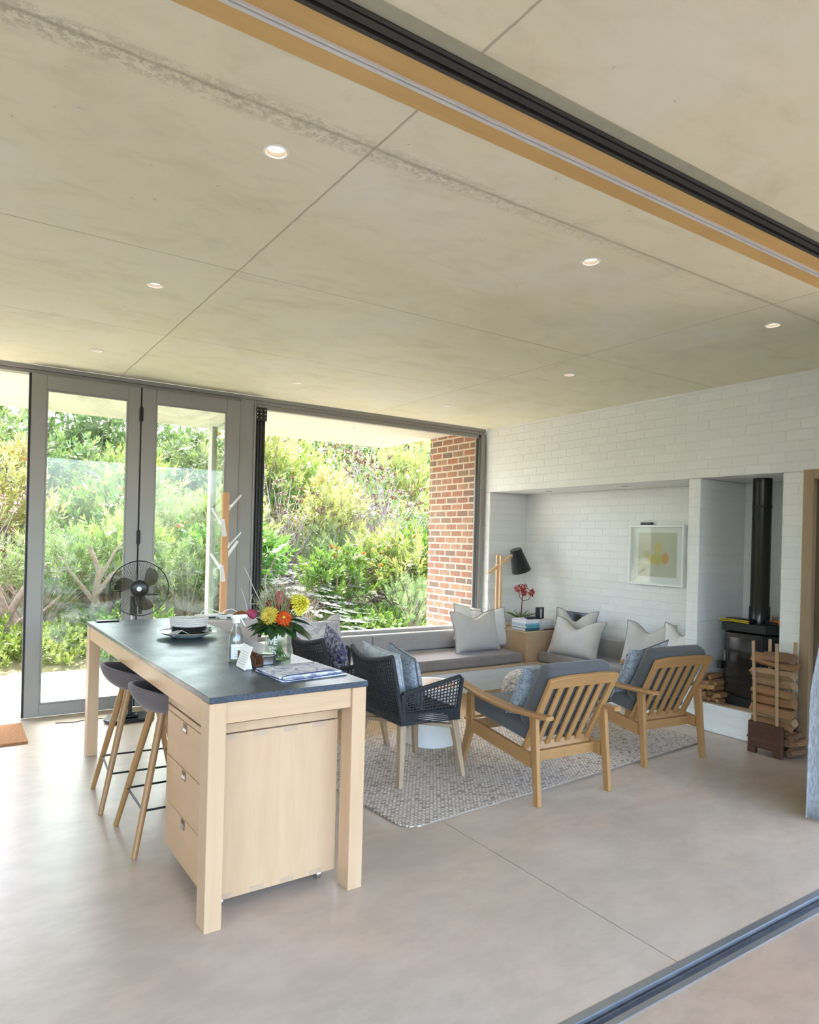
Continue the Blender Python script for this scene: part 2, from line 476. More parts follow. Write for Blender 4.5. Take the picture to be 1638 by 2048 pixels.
def rug_mat():
    t = NT('chunky_woven_wool_and_jute')
    b = t.new('ShaderNodeTexBrick'); t.L(t.coord((1, 1, 1)), b.inputs['Vector'])
    b.inputs['Scale'].default_value = 1; b.inputs['Brick Width'].default_value = .029; b.inputs['Row Height'].default_value = .0175
    b.inputs['Mortar Size'].default_value = .0034; b.inputs['Mortar Smooth'].default_value = .6
    b.inputs['Color1'].default_value = (0, 0, 0, 1); b.inputs['Color2'].default_value = (1, 1, 1, 1); b.inputs['Mortar'].default_value = (.26, .21, .17, 1)
    n = t.noise(1.5, detail=3)
    s = t.new('ShaderNodeSeparateXYZ'); t.L(t.tc.outputs['Object'], s.inputs[0])
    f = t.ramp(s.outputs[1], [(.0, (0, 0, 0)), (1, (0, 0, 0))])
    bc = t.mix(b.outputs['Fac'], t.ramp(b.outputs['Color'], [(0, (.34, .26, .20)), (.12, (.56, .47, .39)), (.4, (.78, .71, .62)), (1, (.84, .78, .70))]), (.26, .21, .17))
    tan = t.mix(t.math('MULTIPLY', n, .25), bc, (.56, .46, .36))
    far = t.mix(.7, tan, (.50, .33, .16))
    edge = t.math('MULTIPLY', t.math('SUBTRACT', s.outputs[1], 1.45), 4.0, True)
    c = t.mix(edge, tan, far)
    t.set(c, .95, spec=.1); t.bump(t.math('SUBTRACT', 1.0, b.outputs['Fac']), .7, .008)
    return t.m
M['rug'] = rug_mat()
M['coir'] = plain('coir_mat', (.46, .22, .09), .95, 0, .25, 70, 1.0)
M['emit'] = None
def emit(name, col, st):
    t = NT(name); e = t.new('ShaderNodeEmission'); e.inputs[0].default_value = (*col, 1); e.inputs[1].default_value = st
    t.L(e.outputs[0], t.out.inputs[0]); return t.m
M['emit'] = emit('lit_downlight_lamp', (1.0, .88, .70), .75)
M['soil'] = plain('garden_ground', (.30, .27, .16), .95, 0, .5, 2.5, .6)
M['hill'] = plain('scrub_hill', (.16, .20, .08), .95, 0, .5, .8, .6)
M['bark'] = plain('grey_brown_bark', (.30, .22, .17), .9, 0, .3, 20, .5)
M['twig'] = plain('pink_grey_twig', (.46, .36, .32), .9, 0, .3, 20, .3)
M['leaf_lime'] = leafmat('lime_leaf', (.17, .27, .05), (.42, .47, .13), .45)
M['leaf_yellow'] = leafmat('yellow_green_leaf', (.28, .34, .07), (.56, .54, .19), .45)
M['leaf_green'] = leafmat('green_leaf', (.06, .15, .02), (.20, .30, .05), .4)
M['leaf_dark'] = leafmat('olive_leaf', (.11, .17, .05), (.24, .31, .10), .4)
M['leaf_grey'] = leafmat('silver_grey_leaf', (.42, .46, .36), (.78, .80, .72), .4)
M['leaf_needle'] = leafmat('needle_leaf', (.14, .22, .06), (.34, .40, .16), .4)
M['head_brown'] = plain('dried_flower_head', (.22, .10, .06), .9, 0, .4, 30)
M['head_orange'] = plain('orange_pincushion_flower', (.75, .20, .06), .8, 0, .3, 30)
M['head_pale'] = plain('pale_pink_flower_head', (.72, .55, .45), .8, 0, .3, 30)
M['vase_leaf'] = leafmat('glossy_dark_leaf', (.025, .075, .025), (.06, .14, .04), .2, .35)
M['petal_yellow'] = leafmat('yellow_petal', (.62, .46, .03), (.80, .68, .14), .15)
M['petal_orange'] = leafmat('orange_red_petal', (.50, .030, .006), (.66, .075, .012), .12)
M['petal_pink'] = leafmat('pink_petal', (.42, .03, .08), (.68, .15, .25), .3)
M['petal_red'] = leafmat('dark_red_bract', (.16, .008, .01), (.36, .02, .015), .2)
M['aloe_red'] = plain('brick_red_petal', (.38, .03, .015), .7, 0, .3, 40)
M['stem_green'] = plain('green_stem', (.10, .18, .03), .6)
M['water'] = glass('vase_water', (.90, .94, .84), .5)
M['ceramic'] = plain('blue_grey_ceramic', (.36, .44, .45), .25, 0, .15, 20)
M['leather'] = plain('tan_leather', (.22, .07, .03), .5, 0, .15, 20)
M['steel'] = plain('stainless_steel', (.66, .64, .61), .30, 1.0, .05)
M['walnut'] = wood('walnut_box', (.12, .05, .025), (.18, .08, .04), 'y', .45, 1)
M['art'] = None
def art_mat():
    t = NT('abstract_gold_wash')
    s = t.new('ShaderNodeSeparateXYZ'); t.L(t.tc.outputs['Object'], s.inputs[0])
    n = t.noise(16, detail=6, rough=.75)
    base = (.52, .53, .47)
    def blob(cy, cz, ry, rz):
        a = t.math('DIVIDE', t.math('SUBTRACT', s.outputs[1], cy), ry); b = t.math('DIVIDE', t.math('SUBTRACT', s.outputs[2], cz), rz)
        q = t.math('ADD', t.math('MULTIPLY', a, a), t.math('MULTIPLY', b, b))
        return t.math('SUBTRACT', 1.25, t.math('ADD', q, t.math('MULTIPLY', n, 1.1)), True)
    f1 = blob(.0, -.045, .19, .085); f2 = blob(-.01, .075, .075, .10); f3 = blob(-.10, -.03, .055, .09); f4 = blob(.12, .01, .05, .05)
    c = t.mix(t.math('MULTIPLY', f1, 1.8, True), base, (.52, .45, .14)); c = t.mix(t.math('MULTIPLY', f2, 1.8, True), c, (.60, .52, .20))
    c = t.mix(t.math('MULTIPLY', f4, 2.0, True), c, (.36, .36, .10)); c = t.mix(t.math('MULTIPLY', f3, 2.0, True), c, (.58, .30, .10))
    c = t.mix(t.math('MULTIPLY', t.noise(40, detail=3), .3), c, (.66, .60, .34))
    t.set(c, .7); return t.m
M['art'] = art_mat()
# ------------------------------------------------------------------ structure
def struct(name, mb, mat, **kw):
    o = mb.build(name, mat, None, **kw); o['kind'] = 'structure'; return o
# floor: two poured slabs with a saw cut joint, dark base below the joint
f = MB(); f.box(-3.2, 2.362, 1.612, 6.75, -.15, 0); f.box(2.367, 6.5, 1.612, 6.75, -.15, 0)
struct('floor', f, M['floor'], smooth=False)
struct('trim_1', MB().box(2.362, 2.367, 1.612, 6.75, -.15, -.008), M['alu_seal'], smooth=False)
struct('floor_terrace', MB().box(-6, 9, -5, 1.508, -.15, -.004), M['terrace'], smooth=False)
struct('floor_patio', MB().box(-9, 9.5, 6.75, 8.75, -.15, -.01), M['patio'], smooth=False)
# ceiling with a round hole for every recessed light
LIGHTS = [(.953, 2.375), (2.605, 2.36), (4.245, 2.345), (.925, 4.05), (4.225, 4.03), (.905, 5.78), (2.575, 5.785), (4.235, 5.745)]
def slab(name, x0, x1, y0, y1, z0, z1, holes, mat, r=.043):
    bm = bmesh.new(); ed = []
    def loop(pts):
        vs = [bm.verts.new((x, y, z0)) for x, y in pts]
        for i in range(len(vs)): ed.append(bm.edges.new((vs[i], vs[(i + 1) % len(vs)])))
        return vs
    loop([(x0, y0), (x1, y0), (x1, y1), (x0, y1)])
    hl = [loop([(cx + r * math.cos(2 * PI * j / 28), cy + r * math.sin(2 * PI * j / 28)) for j in range(28)]) for cx, cy in holes]
    bmesh.ops.triangle_fill(bm, edges=ed, use_beauty=True, use_dissolve=False)
    for f_ in bm.faces:
        if f_.normal.z > 0: f_.normal_flip()
    for h in hl:                                            # the bored side of each hole
        t = [bm.verts.new((v.co.x, v.co.y, z0 + .12)) for v in h]
        for i in range(28):
            j = (i + 1) % 28; bm.faces.new((h[i], h[j], t[j], t[i]))
        bm.faces.new(t)
    a = [bm.verts.new(p) for p in ((x0, y0, z0), (x1, y0, z0), (x1, y1, z0), (x0, y1, z0))]
    b = [bm.verts.new((v.co.x, v.co.y, z1)) for v in a]
    bm.faces.new(b)
    for i in range(4):
        j = (i + 1) % 4; bm.faces.new((a[i], a[j], b[j], b[i]))
    me = bpy.data.meshes.new(name); bm.to_mesh(me); bm.free(); me.materials.append(mat)
    o = bpy.data.objects.new(name, me); C.objects.link(o); o['kind'] = 'structure'; return o
slab('ceiling', -3.2, 6.5, 1.86, 6.62, 3.0, 3.3, LIGHTS, M['ceiling'])
slab('ceiling_terrace', -6, 9, -1.6, 1.547, 3.0, 3.3, [], M['ceiling'])
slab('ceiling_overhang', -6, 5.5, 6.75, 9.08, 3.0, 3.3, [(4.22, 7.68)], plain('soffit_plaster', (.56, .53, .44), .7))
# pelmet, curtain rail and the head track of the terrace doors
struct('trim_2', MB().box(-3.2, 6.5, 1.668, 1.862, 2.992, 3.3), M['pelmet'], smooth=False)
rail = MB(); rail.box(-3.2, 5.5, 1.752, 1.760, 2.984, 2.993); rail.box(-3.2, 5.5, 1.766, 1.780, 2.984, 2.993)
struct('trim_3', rail, M['rail_white'], smooth=False)
struct('trim_4', MB().box(-3.2, 5.5, 1.760, 1.766, 2.9885, 2.993), M['alu_track_dark'], smooth=False)
ht = MB(); ht.box(-3.2, 6.5, 1.592, 1.606, 2.99, 3.3); ht.box(-3.2, 6.5, 1.606, 1.614, 3.03, 3.3)
ht.box(-3.2, 6.5, 1.614, 1.640, 2.990, 3.3); ht.box(-3.2, 6.5, 1.640, 1.652, 3.02, 3.3); ht.box(-3.2, 6.5, 1.652, 1.668, 2.987, 3.3)
struct('trim_5', ht, M['alu_dark'], smooth=False)
struct('trim_6', MB().box(-3.2, 6.5, 1.547, 1.592, 2.994, 3.3), plain('painted_slab_edge', (.34, .34, .25), .6), smooth=False)
# floor track of the terrace doors
st = MB(); st.box(-3.2, 6.5, 1.583, 1.612, -.15, .002); st.box(-3.2, 6.5, 1.508, 1.532, -.15, .002)
struct('trim_7', st, M['alu_track'], smooth=False)
st = MB(); st.box(-3.2, 6.5, 1.532, 1.583, -.15, -.012); st.box(-3.2, 6.5, 1.556, 1.560, -.02, -.002); st.box(-3.2, 6.5, 1.572, 1.583, -.02, -.004)
struct('trim_8', st, M['alu_track_dark'], smooth=False)

# right wall: face at X = 5.53, niches cut into it
WX = 5.53
def wallbit(name, *a): struct(name, MB().box(*a), M['white_brick'], smooth=False, bevel=.007)
wallbit('wall_right', WX, 6.5, 1.575, 6.80, 2.215, 3.3)                  # above niches and door
wallbit('wall_right_reveal', WX, 6.5, 6.54, 6.80, 0, 2.215)              # beside the window
wallbit('wall_right_niche', 6.14, 6.5, 3.73, 6.54, 0, 2.215)             # back of the seat niche
wallbit('wall_right_pier', WX, 6.25, 3.668, 3.785, 0, 2.215)
wallbit('wall_right_recess', 6.25, 6.5, 2.94, 3.73, 0, 2.215)            # back of the stove recess
wallbit('wall_right_door_pier', WX, 6.5, 2.775, 2.94, 0, 2.215)
wallbit('wall_right_end', WX, 6.5, 1.575, 1.80, 0, 2.215)
pl = MB(); pl.box(WX + .015, 6.25, 2.94, 3.668, 0, .235)
struct('wall_stove_plinth', pl, M['white_brick'], smooth=False, bevel=.012)
struct('trim_9', MB().box(WX + .02, 6.25, 2.945, 3.665, .235, .240), M['bench_wood'], smooth=False)
bp = MB(); bp.box(2.55, WX, 5.66, 6.58, 0, .235)
struct('wall_bench_front', bp, M['white_brick_x'], smooth=False, bevel=.01)
bp = MB(); bp.box(WX, 6.14, 3.785, 6.54, 0, .235); bp.box(WX - .02, WX + .02, 2.94, 5.66, 0, .035)
struct('wall_bench_side', bp, M['white_brick'], smooth=False, bevel=.01)
struct('baseboard_bench', MB().box(2.55, WX, 5.645, 5.66, 0, .032), M['white_plaster'], smooth=False, bevel=.004)
cap = MB(); cap.prism([(2.53, 5.645, .235), (WX - .01, 5.645, .235), (WX - .01, 3.785, .235), (6.14, 3.785, .235), (6.14, 6.54, .235), (2.53, 6.54, .235)], (0, 0, .027))
struct('trim_10', cap, M['bench_wood'], smooth=False, bevel=.003)
# low wall and white ledge under the large window
struct('wall_back', MB().box(2.52, WX, 6.58, 6.75, 0, .50), M['white_plaster'], smooth=False)
lg = MB(); lg.box(2.52, WX, 6.42, 6.60, .50, .535); lg.box(2.52, WX, 6.40, 6.42, .262, .515)
struct('trim_11', lg, M['white_paint'], smooth=False, bevel=.004)
# far left of the room (outside the frame) closes the window wall
wl = MB(); wl.box(-3.35, -3.2, 1.5, 6.9, 0, 3.3)
struct('wall_left', wl, M['white_plaster'], smooth=False)
struct('wall_back_unseen', MB().box(-3.2, -.60, 6.62, 6.8, 0, 3.0), M['white_plaster'], smooth=False)  # unseen wall, widened to narrow the opening and cut light on the floor
# window wall head frame, posts
hf = MB(); hf.box(-.60, WX - .02, 6.625, 6.76, 2.962, 3.0); hf.box(-.60, WX - .02, 6.645, 6.75, 2.93, 2.962)
hf.box(2.355, 2.515, 6.635, 6.76, 0, 2.962); hf.box(2.352, 2.372, 6.62, 6.64, 0, 2.94); hf.box(2.50, 2.52, 6.62, 6.64, .5, 2.94)
hf.box(-.60, -.55, 6.64, 6.76, 0, 2.95)
struct('trim_12', hf, M['alu'], smooth=False, bevel=.003)
# large window: right jamb, sill and slim head
wf = MB(); wf.box(5.455, 5.512, 6.63, 6.74, .535, 2.93); wf.box(5.425, 5.455, 6.66, 6.73, .535, 2.93)
wf.box(2.515, 5.46, 6.63, 6.74, .53, .575); wf.box(2.515, 5.46, 6.66, 6.72, 2.885, 2.93)
o = struct('window_1', wf, M['alu'], smooth=False, bevel=.003)
sill = MB(); sill.box(2.5, 5.5, 6.74, 6.86, .49, .52)
struct('trim_13', sill, M['white_plaster'], smooth=False)
sl2 = MB().box(5.418, 5.425, 6.66, 6.70, .575, 2.885).build('seal', M['alu_seal'], o, smooth=False)
# folded stack of window leaves at the left of the opening
stk = MB()
for i in range(4):
    x = 2.523 + i * .030
    stk.box(x, x + .022, 6.665, 6.73, .62, 2.86); stk.box(x, x + .022, 7.15, 7.21, .62, 2.86)
    stk.box(x, x + .022, 6.665, 7.21, .58, .64); stk.box(x, x + .022, 6.665, 7.21, 2.80, 2.86)
o2 = struct('window_2', stk, M['alu_dark'], smooth=False, bevel=.002)
gl = MB()
for i in range(4): gl.box(2.530 + i * .03, 2.536 + i * .03, 6.73, 7.15, .64, 2.80)
gl.build('pane', M['glass'], o2, smooth=False)
hw = MB()
for z0 in (.575, 2.765):
    hw.box(2.518, 2.642, 6.64, 6.66, z0, z0 + .135)
h_ = hw.build('hinge_plate', M['hardware'], o2, smooth=False, bevel=.002)
sc_ = MB()
for z0 in (.575, 2.765):
    for xx in (2.540, 2.580, 2.62):
        for k in range(3):
            c_ = Vector((xx, 6.640, z0 + .03 + k * .038)); sc_.tube([c_, c_ + Vector((0, -.003, 0))], .0055, 8)
sc_.build('screw', M['chrome'], h_)
# two door leaves
def door_leaf(name, x0, x1, dark_left=False, leftw=.115, rightw=.105):
    d = MB(); y0, y1 = 6.60, 6.665
    d.box(x0, x0 + leftw, y0, y1, .012, 2.925); d.box(x1 - rightw, x1, y0, y1, .012, 2.925)
    d.box(x0 + leftw, x1 - rightw, y0, y1, .012, .115); d.box(x0 + leftw, x1 - rightw, y0, y1, 2.80, 2.925)
    o = struct(name, d, M['alu'], smooth=False, bevel=.004)
    MB().box(x0 + leftw, x1 - rightw, 6.628, 6.637, .115, 2.80).build('pane', M['glass'], o, smooth=False)
    b = MB(); a, c, e, g = x0 + leftw, x1 - rightw, .115, 2.80
    for q in ((a, a + .014, e, g), (c - .014, c, e, g), (a + .014, c - .014, e, e + .014), (a + .014, c - .014, g - .014, g)):
        b.box(q[0], q[1], 6.606, 6.628, q[2], q[3])
    b.build('glazing_bead', M['alu'], o, smooth=False, bevel=.002)
    return o
d1 = door_leaf('door_1', .535, 1.412)
d2 = door_leaf('door_2', 1.424, 2.345, leftw=.125, rightw=.13)
MB().box(.518, .535, 6.605, 6.66, .012, 2.925).build('seal', M['alu_seal'], d1, smooth=False)
MB().box(1.4125, 1.4235, 6.62, 6.655, .012, 2.925).build('seal', M['alu_seal'], d2, smooth=False)
hg = MB()
for z in (2.62, 1.5, .35):
    hg.box(1.402, 1.434, 6.585, 6.60, z, z + .12); hg.tube([(1.418, 6.58, z - .01), (1.418, 6.58, z + .13)], .008, 8)
hg.build('hinge', M['hardware'], d1, smooth=False)
lk = MB(); lk.box(1.435, 1.465, 6.592, 6.60, .86, 1.08); lk.box(1.44, 1.60, 6.572, 6.582, 1.03, 1.045); lk.box(1.445, 1.46, 6.575, 6.60, 1.025, 1.05)
lk.build('handle', M['hardware'], d2, smooth=False, bevel=.002)
# door leaf folded outwards behind the second leaf
fo = MB(); X = 2.30
fo.box(X, X + .06, 6.80, 6.90, .012, 2.86); fo.box(X, X + .06, 7.32, 7.44, .012, 2.86); fo.box(X, X + .06, 6.90, 7.32, .012, .13); fo.box(X, X + .06, 6.90, 7.32, 2.76, 2.86)
o3 = struct('door_3', fo, plain('cream_frame', (.62, .60, .52), .45), smooth=False, bevel=.003)  # cream-coloured frame on the outward leaf
MB().box(X + .025, X + .033, 6.90, 7.32, .13, 2.76).build('pane', M['glass'], o3, smooth=False)
# inner door at the right
df = MB(); df.box(WX - .008, WX + .055, 2.70, 2.778, 0, 2.225); df.box(WX - .008, WX + .055, 1.80, 1.875, 0, 2.225); df.box(WX - .008, WX + .055, 1.875, 2.70, 2.15, 2.225)
struct('trim_14', df, M['door_wood'], smooth=False, bevel=.004)
dl = MB(); dl.box(5.590, 5.635, 1.80, 2.775, .01, 2.225)
o4 = struct('door_4', dl, plain('shaded_door_panel', (.17, .125, .075), .5), smooth=False, bevel=.003)  # brown leaf darkened; the shade of the doorway is put into the colour
hn = MB(); hn.box(5.582, 5.59, 2.62, 2.655, .95, 1.13); hn.tube([(5.585, 2.64, 1.06), (5.545, 2.64, 1.06), (5.545, 2.53, 1.06)], .009, 8)
hn.build('handle', M['chrome'], o4)

# outside brick wall
bw = MB().box(5.50, 5.75, 6.80, 7.80, -.1, 3.0)
struct('wall_brick_outside', bw, M['red_brick'], smooth=False)
# garden ground and hill
def hz(x, y):
    b = max(0, y - 9.2)
    return -.06 + .10 * b + .00 * x + .12 * noise.noise(Vector((x * .4, y * .4, 0))) * min(1, b)
g = MB(); g.grid(lambda u, v: (-14 + 44 * u, 8.72 + 26 * v, hz(-14 + 44 * u, 8.72 + 26 * v)), 60, 44)
struct('ground', g, M['soil'])
g = MB()
def hill(u, v):
    x = -50 + 150 * u; y = 34 + 40 * v
    return (x, y, 2.4 + 5.2 * math.sin(v * PI / 2) ** .8 * (1 + .35 * noise.noise(Vector((x * .04, v * 2, 3))) - .55 * math.exp(-((x - 17) / 9) ** 2)))
g.grid(hill, 70, 20)
struct('ground_hill', g, M['hill'])

# ------------------------------------------------------------------ recessed lights
LAB = ['recessed downlight nearest the camera, left end of the front row', 'recessed downlight in the middle of the front row by the long ceiling joint',
       'recessed downlight in the front row above the wood stove wall', 'recessed downlight above the near end of the kitchen island',
       'recessed downlight over the slatted armchairs, second row', 'recessed downlight just inside the two glazed door leaves',
       'recessed downlight in the ceiling above the wicker armchairs, window row', 'recessed downlight in the window row nearest the window seat corner']
M['reflector'] = plain('warm_white_reflector', (.52, .46, .38), .5)
def downlight(x, y, z, lab, r=.043, on=True, name='ceiling_light', grp='recessed downlights in the concrete ceiling'):
    t = empty(name, (x, y, z), lab, 'ceiling light', group=grp)
    MB().lathe([(r * .90, .004), (r * .93, -.004), (r * 1.10, -.004), (r * 1.12, -.0005), (r * 1.12, .0)], 32).build('trim_ring', M['white_plastic'], t)
    MB().lathe([(r * .93, -.002), (r * .84, .012), (r * .74, .024)], 32)  .build('reflector', M['reflector'] if on else M['chrome'], t)
    MB().lathe([(0, .014), (r * .74, .014), (r * .75, .022)], 24).build('lamp', M['emit'] if on else M['shade_in'], t)
    return t
for (x, y), lb in zip(LIGHTS, LAB): downlight(x, y, 3.0, lb)
downlight(4.22, 7.68, 3.0, 'unlit recessed downlight in the veranda soffit outside the window', on=False, grp='veranda lights')
def niche_light(x, y, lab):
    t = empty('niche_light', (x, y, 2.215), lab, 'ceiling light', group='small lights under the niche lintel')
    MB().lathe([(.03, -.004), (.036, -.004), (.037, 0)], 24).build('trim_ring', M['alu'], t)
    MB().lathe([(0, -.002), (.03, -.003)], 24).build('lamp', M['shade_in'], t)
niche_light(5.84, 5.85, 'small round light under the niche lintel near the window corner')
niche_light(5.84, 4.75, 'small round light under the niche lintel above the framed picture')
# ------------------------------------------------------------------ kitchen island (table frame) and drawer unit
IR = R(0.9); IO = (.872, 2.722, 0); IL = 2.70; IW = .73
isl = empty('kitchen_island', IO, 'pale birch kitchen island table with a dark granite top', 'kitchen island', IR)
for (x, y, s) in ((0, 0, 1), (IW - .072, 0, 1), (0, IL - .1, 1), (IW - .072, IL - .1, 1)):
    MB().box(x, x + .072, y, y + .1, 0, .921).build('leg', M['ply'], isl, bevel=.003, smooth=False)
for y in (.012, IL - .042): MB().box(.072, IW - .072, y, y + .03, .832, .921).build('end_rail', M['ply_x'], isl, bevel=.002, smooth=False)
for x in (.004, IW - .034): MB().box(x, x + .03, .1, IL - .1, .832, .921).build('side_rail', M['ply_y'], isl, bevel=.002, smooth=False)
MB().box(.010, IW - .006, .006, IL - .006, .921, .9235).build('shadow_gap', M['alu_seal'], isl, smooth=False)
MB().box(-.002, IW + .004, -.008, IL + .006, .9235, .949).build('worktop', M['granite'], isl, bevel=.0025, smooth=False)
TOP = .949
cab = empty('drawer_unit', IO, 'birch plywood drawer unit on castors under the near end of the island', 'drawer unit', IR)
CX0, CX1, CY0, CY1, CZ0, CZ1 = .060, IW - .078, .118, .802, .055, .80
bd = MB(); bd.box(CX0 + .02, CX1, CY0, CY1, CZ0, CZ1 - .045); bd.box(CX0 + .002, CX1, CY0 + .004, CY1, CZ1 - .04, CZ1)
bd.build('body', M['ply'], cab, bevel=.002, smooth=False)
MB().box(CX0 + .03, CX1 - .01, CY0 + .01, CY1 - .01, CZ1 - .048, CZ1 - .038).build('shadow_gap', M['dark_wood'], cab, smooth=False)
for z in (CZ1 - .068, CZ0 + .004):
    for k in range(4):
        x = CX0 + .035 + k * .142; MB().box(x, x + .064, CY0 - .0012, CY0 + .004, z, z + .020).build('joint_inlay', M['ply_mark'], cab, smooth=False)
for i, (z0, z1) in enumerate(((CZ0, .276), (.280, .502), (.506, .722))):
    dr = MB(); dr.box(CX0, CX0 + .019, CY0 + .004, CY1 - .004, z0, z1)
    d_ = dr.build('drawer', M['ply_y'], cab, bevel=.0015, smooth=False)
    n_ = MB(); yy = (CY0 + CY1) / 2 + .02; n_.box(CX0 - .0015, CX0 + .004, yy, yy + .055, z1 - .048, z1 - .004); n_.build('finger_pull', M['walnut'], d_, smooth=False)
    n_ = MB(); n_.box(CX0 - .004, CX0, yy + .004, yy + .051, z1 - .040, z1 - .026); n_.build('pull_plate', M['chrome'], d_, smooth=False)
MB().box(CX0 + .002, CX0 + .02, CY0 + .004, CY1 - .004, .725, .752).build('top_strip', M['ply_y'], cab, smooth=False)
for (x, y) in ((CX0 + .06, CY0 + .06), (CX1 - .06, CY0 + .06), (CX0 + .06, CY1 - .06), (CX1 - .06, CY1 - .06)):
    c_ = MB(); c_.tube([(x - .012, y, .027), (x + .012, y, .027)], .026, 16); c_.box(x - .02, x + .02, y - .02, y + .02, .05, .055)
    c_.build('castor', M['chrome'], cab)

# ------------------------------------------------------------------ bar stools
def bar_stool():
    t = empty('bar_stool', (0, 0, 0), '', 'bar stool')
    def shell(r_out, inset):
        prof = []
        def f(u, v):
            a = 2 * PI * u
            back = .5 + .5 * math.cos(a - PI)                    # 1 at -X side
            zr = .735 + .078 * back ** 1.3
            rx = .222 - inset; ry = .225 - inset
            k = math.sin(v * PI / 2) ** .75
            z = .640 + inset * .9 + (zr - .640 - inset * .9) * (1 - math.cos(v * PI / 2)) ** .85
            return (rx * k * math.cos(a) - .012 * back * v, ry * k * math.sin(a), z)
        return f
    sh = MB(); a = sh.grid(shell(0, 0), 40, 12, True); b = sh.grid(shell(0, .026), 40, 12, True)
    for i in range(40):
        j = (i + 1) % 40; sh.face([a[i][12], b[i][12], b[j][12], a[j][12]])
    bmesh.ops.remove_doubles(sh.bm, verts=sh.bm.verts, dist=.0004)
    sh.build('seat', M['stool_fabric'], t, angle=60, bevel=.008, seg=3)
    legs = []
    for sx, sy in ((-1, -1), (1, -1), (-1, 1), (1, 1)):
        p1 = Vector((sx * .235, sy * .228, 0)); p0 = Vector((sx * .085, sy * .09, .668))
        l = MB(); l.tube([p1, p1.lerp(p0, .5), p0], [.0135, .018, .020], 12); l.build('leg', M['oak'], t)
        legs.append(p1.lerp(p0, .21 / .668))
    fr = MB()
    o = [legs[0], legs[1], legs[3], legs[2]]
    for i in range(4): fr.tube([o[i], o[(i + 1) % 4]], .006, 8)
    fr.build('footrest', M['black_iron'], t)
    return t
st1 = bar_stool(); st1.location = (1.015, 3.768, 0); st1['label'] = 'grey felt bar stool tucked in right beside the drawer unit'; st1['group'] = 'bar stools under the island'
st2 = copy_tree(st1); st2.location = (.985, 4.40, 0); st2.rotation_euler.z = R(-4); st2['label'] = 'grey felt bar stool nearer the glazed doors, behind the other stool'

# ------------------------------------------------------------------ pillow maker
def pillow_fn(w_, h_, t_, pinch=.07, dent=0.0, slump=0.0):
    def f(u, v, s):
        a, b = 2 * u - 1, 2 * v - 1
        ka = 1 - pinch * (1 - abs(b) ** 2.2) * 1.0
        kb = 1 - pinch * (1 - abs(a) ** 2.2) * 1.0
        x = a * w_ / 2 * ka; z = b * h_ / 2 * kb
        th = t_ / 2 * ((1 - abs(a) ** 3) * (1 - abs(b) ** 3)) ** .55
        if dent and b > -0.2:
            q = (b + .2) / 1.2
            z -= dent * math.exp(-(a / .42) ** 2) * q ** 1.5
            th *= 1 - .25 * q * math.exp(-(a / .3) ** 2)
        wr_ = .006 * noise.noise(Vector((x * 9, z * 9, s * 3)))
        return Vector((x, s * (th + (wr_ if th > .01 else 0)) + slump * b * b, z))
    return f
def cushion(name, w_, h_, t_, mat, label, cat='cushion', loc=(0, 0, 0), rz=0, tilt=0, roll=0, dent=0.0, pinch=.07, group=None, pipe=None, n=22, slump=0):
    f = pillow_fn(w_, h_, t_, pinch, dent, slump)
    mb = MB()
    ga = mb.grid(lambda u, v: f(u, v, 1), n, n); gb = mb.grid(lambda u, v: f(u, v, -1), n, n)
    bmesh.ops.remove_doubles(mb.bm, verts=mb.bm.verts, dist=.0006)
    e = empty(name, loc, label, cat, 0, group)
    e.rotation_euler = Euler((tilt, roll, rz), 'XYZ')
    mb.build('cushion_cover', mat, e, angle=75)
    pts = [f(i / n, 0, 1) for i in range(n)] + [f(1, i / n, 1) for i in range(n)] + [f(1 - i / n, 1, 1) for i in range(n)] + [f(0, 1 - i / n, 1) for i in range(n)]
    MB().tube(pts, .0045, 6, True).build('piping', pipe or M['piping'], e, angle=60)
    return e

# ------------------------------------------------------------------ built-in seat upholstery
def soft_box(name, x0, x1, y0, y1, z0, z1, mat, label, cat, r=.025, group=None):
    o = MB().box(x0, x1, y0, y1, z0, z1).build(name, mat, None, bevel=r, seg=4, angle=30); return tag(o, label, cat, group)
m1 = soft_box('seat_mattress', 2.60, 5.335, 5.675, 6.30, .264, .376, M['mattress'], 'long taupe mattress of the window seat below the large window', 'seat cushion', .03, 'seat mattresses')
m2 = soft_box('seat_mattress', 5.545, 6.02, 3.80, 5.66, .264, .376, M['mattress'], 'taupe mattress in the wall niche behind the slatted armchairs', 'seat cushion', .03, 'seat mattresses')
soft_box('back_bolster', 2.60, 3.745, 6.285, 6.395, .378, .575, M['backrest'], 'pale taupe bolster under the window, half behind the wicker chairs', 'bolster', .02, 'bolsters')
soft_box('back_bolster', 3.755, 5.38, 6.285, 6.395, .378, .575, M['backrest'], 'pale taupe bolster under the window, corner end with bare front', 'bolster', .02, 'bolsters')
soft_box('back_bolster', 6.015, 6.13, 4.60, 5.66, .300, .575, M['backrest'], 'grey-taupe bolster along the niche wall behind the cushions', 'bolster', .02, 'bolsters')
soft_box('back_bolster', 6.015, 6.13, 3.80, 4.595, .300, .575, M['backrest'], 'grey-taupe bolster at the pier end of the niche seat', 'bolster', .02, 'bolsters')
# corner unit
cu = MB(); cu.box(5.40, 6.13, 5.70, 6.39, .264, .585)
t = tag(cu.build('corner_table', M['ply_x'], None, bevel=.004, smooth=False), 'light plywood corner box between the two seat mattresses', 'side table')
t2 = MB().box(5.385, 6.13, 5.685, 6.39, .585, .603).build('table_top', M['bench_wood'], t, bevel=.002, smooth=False)

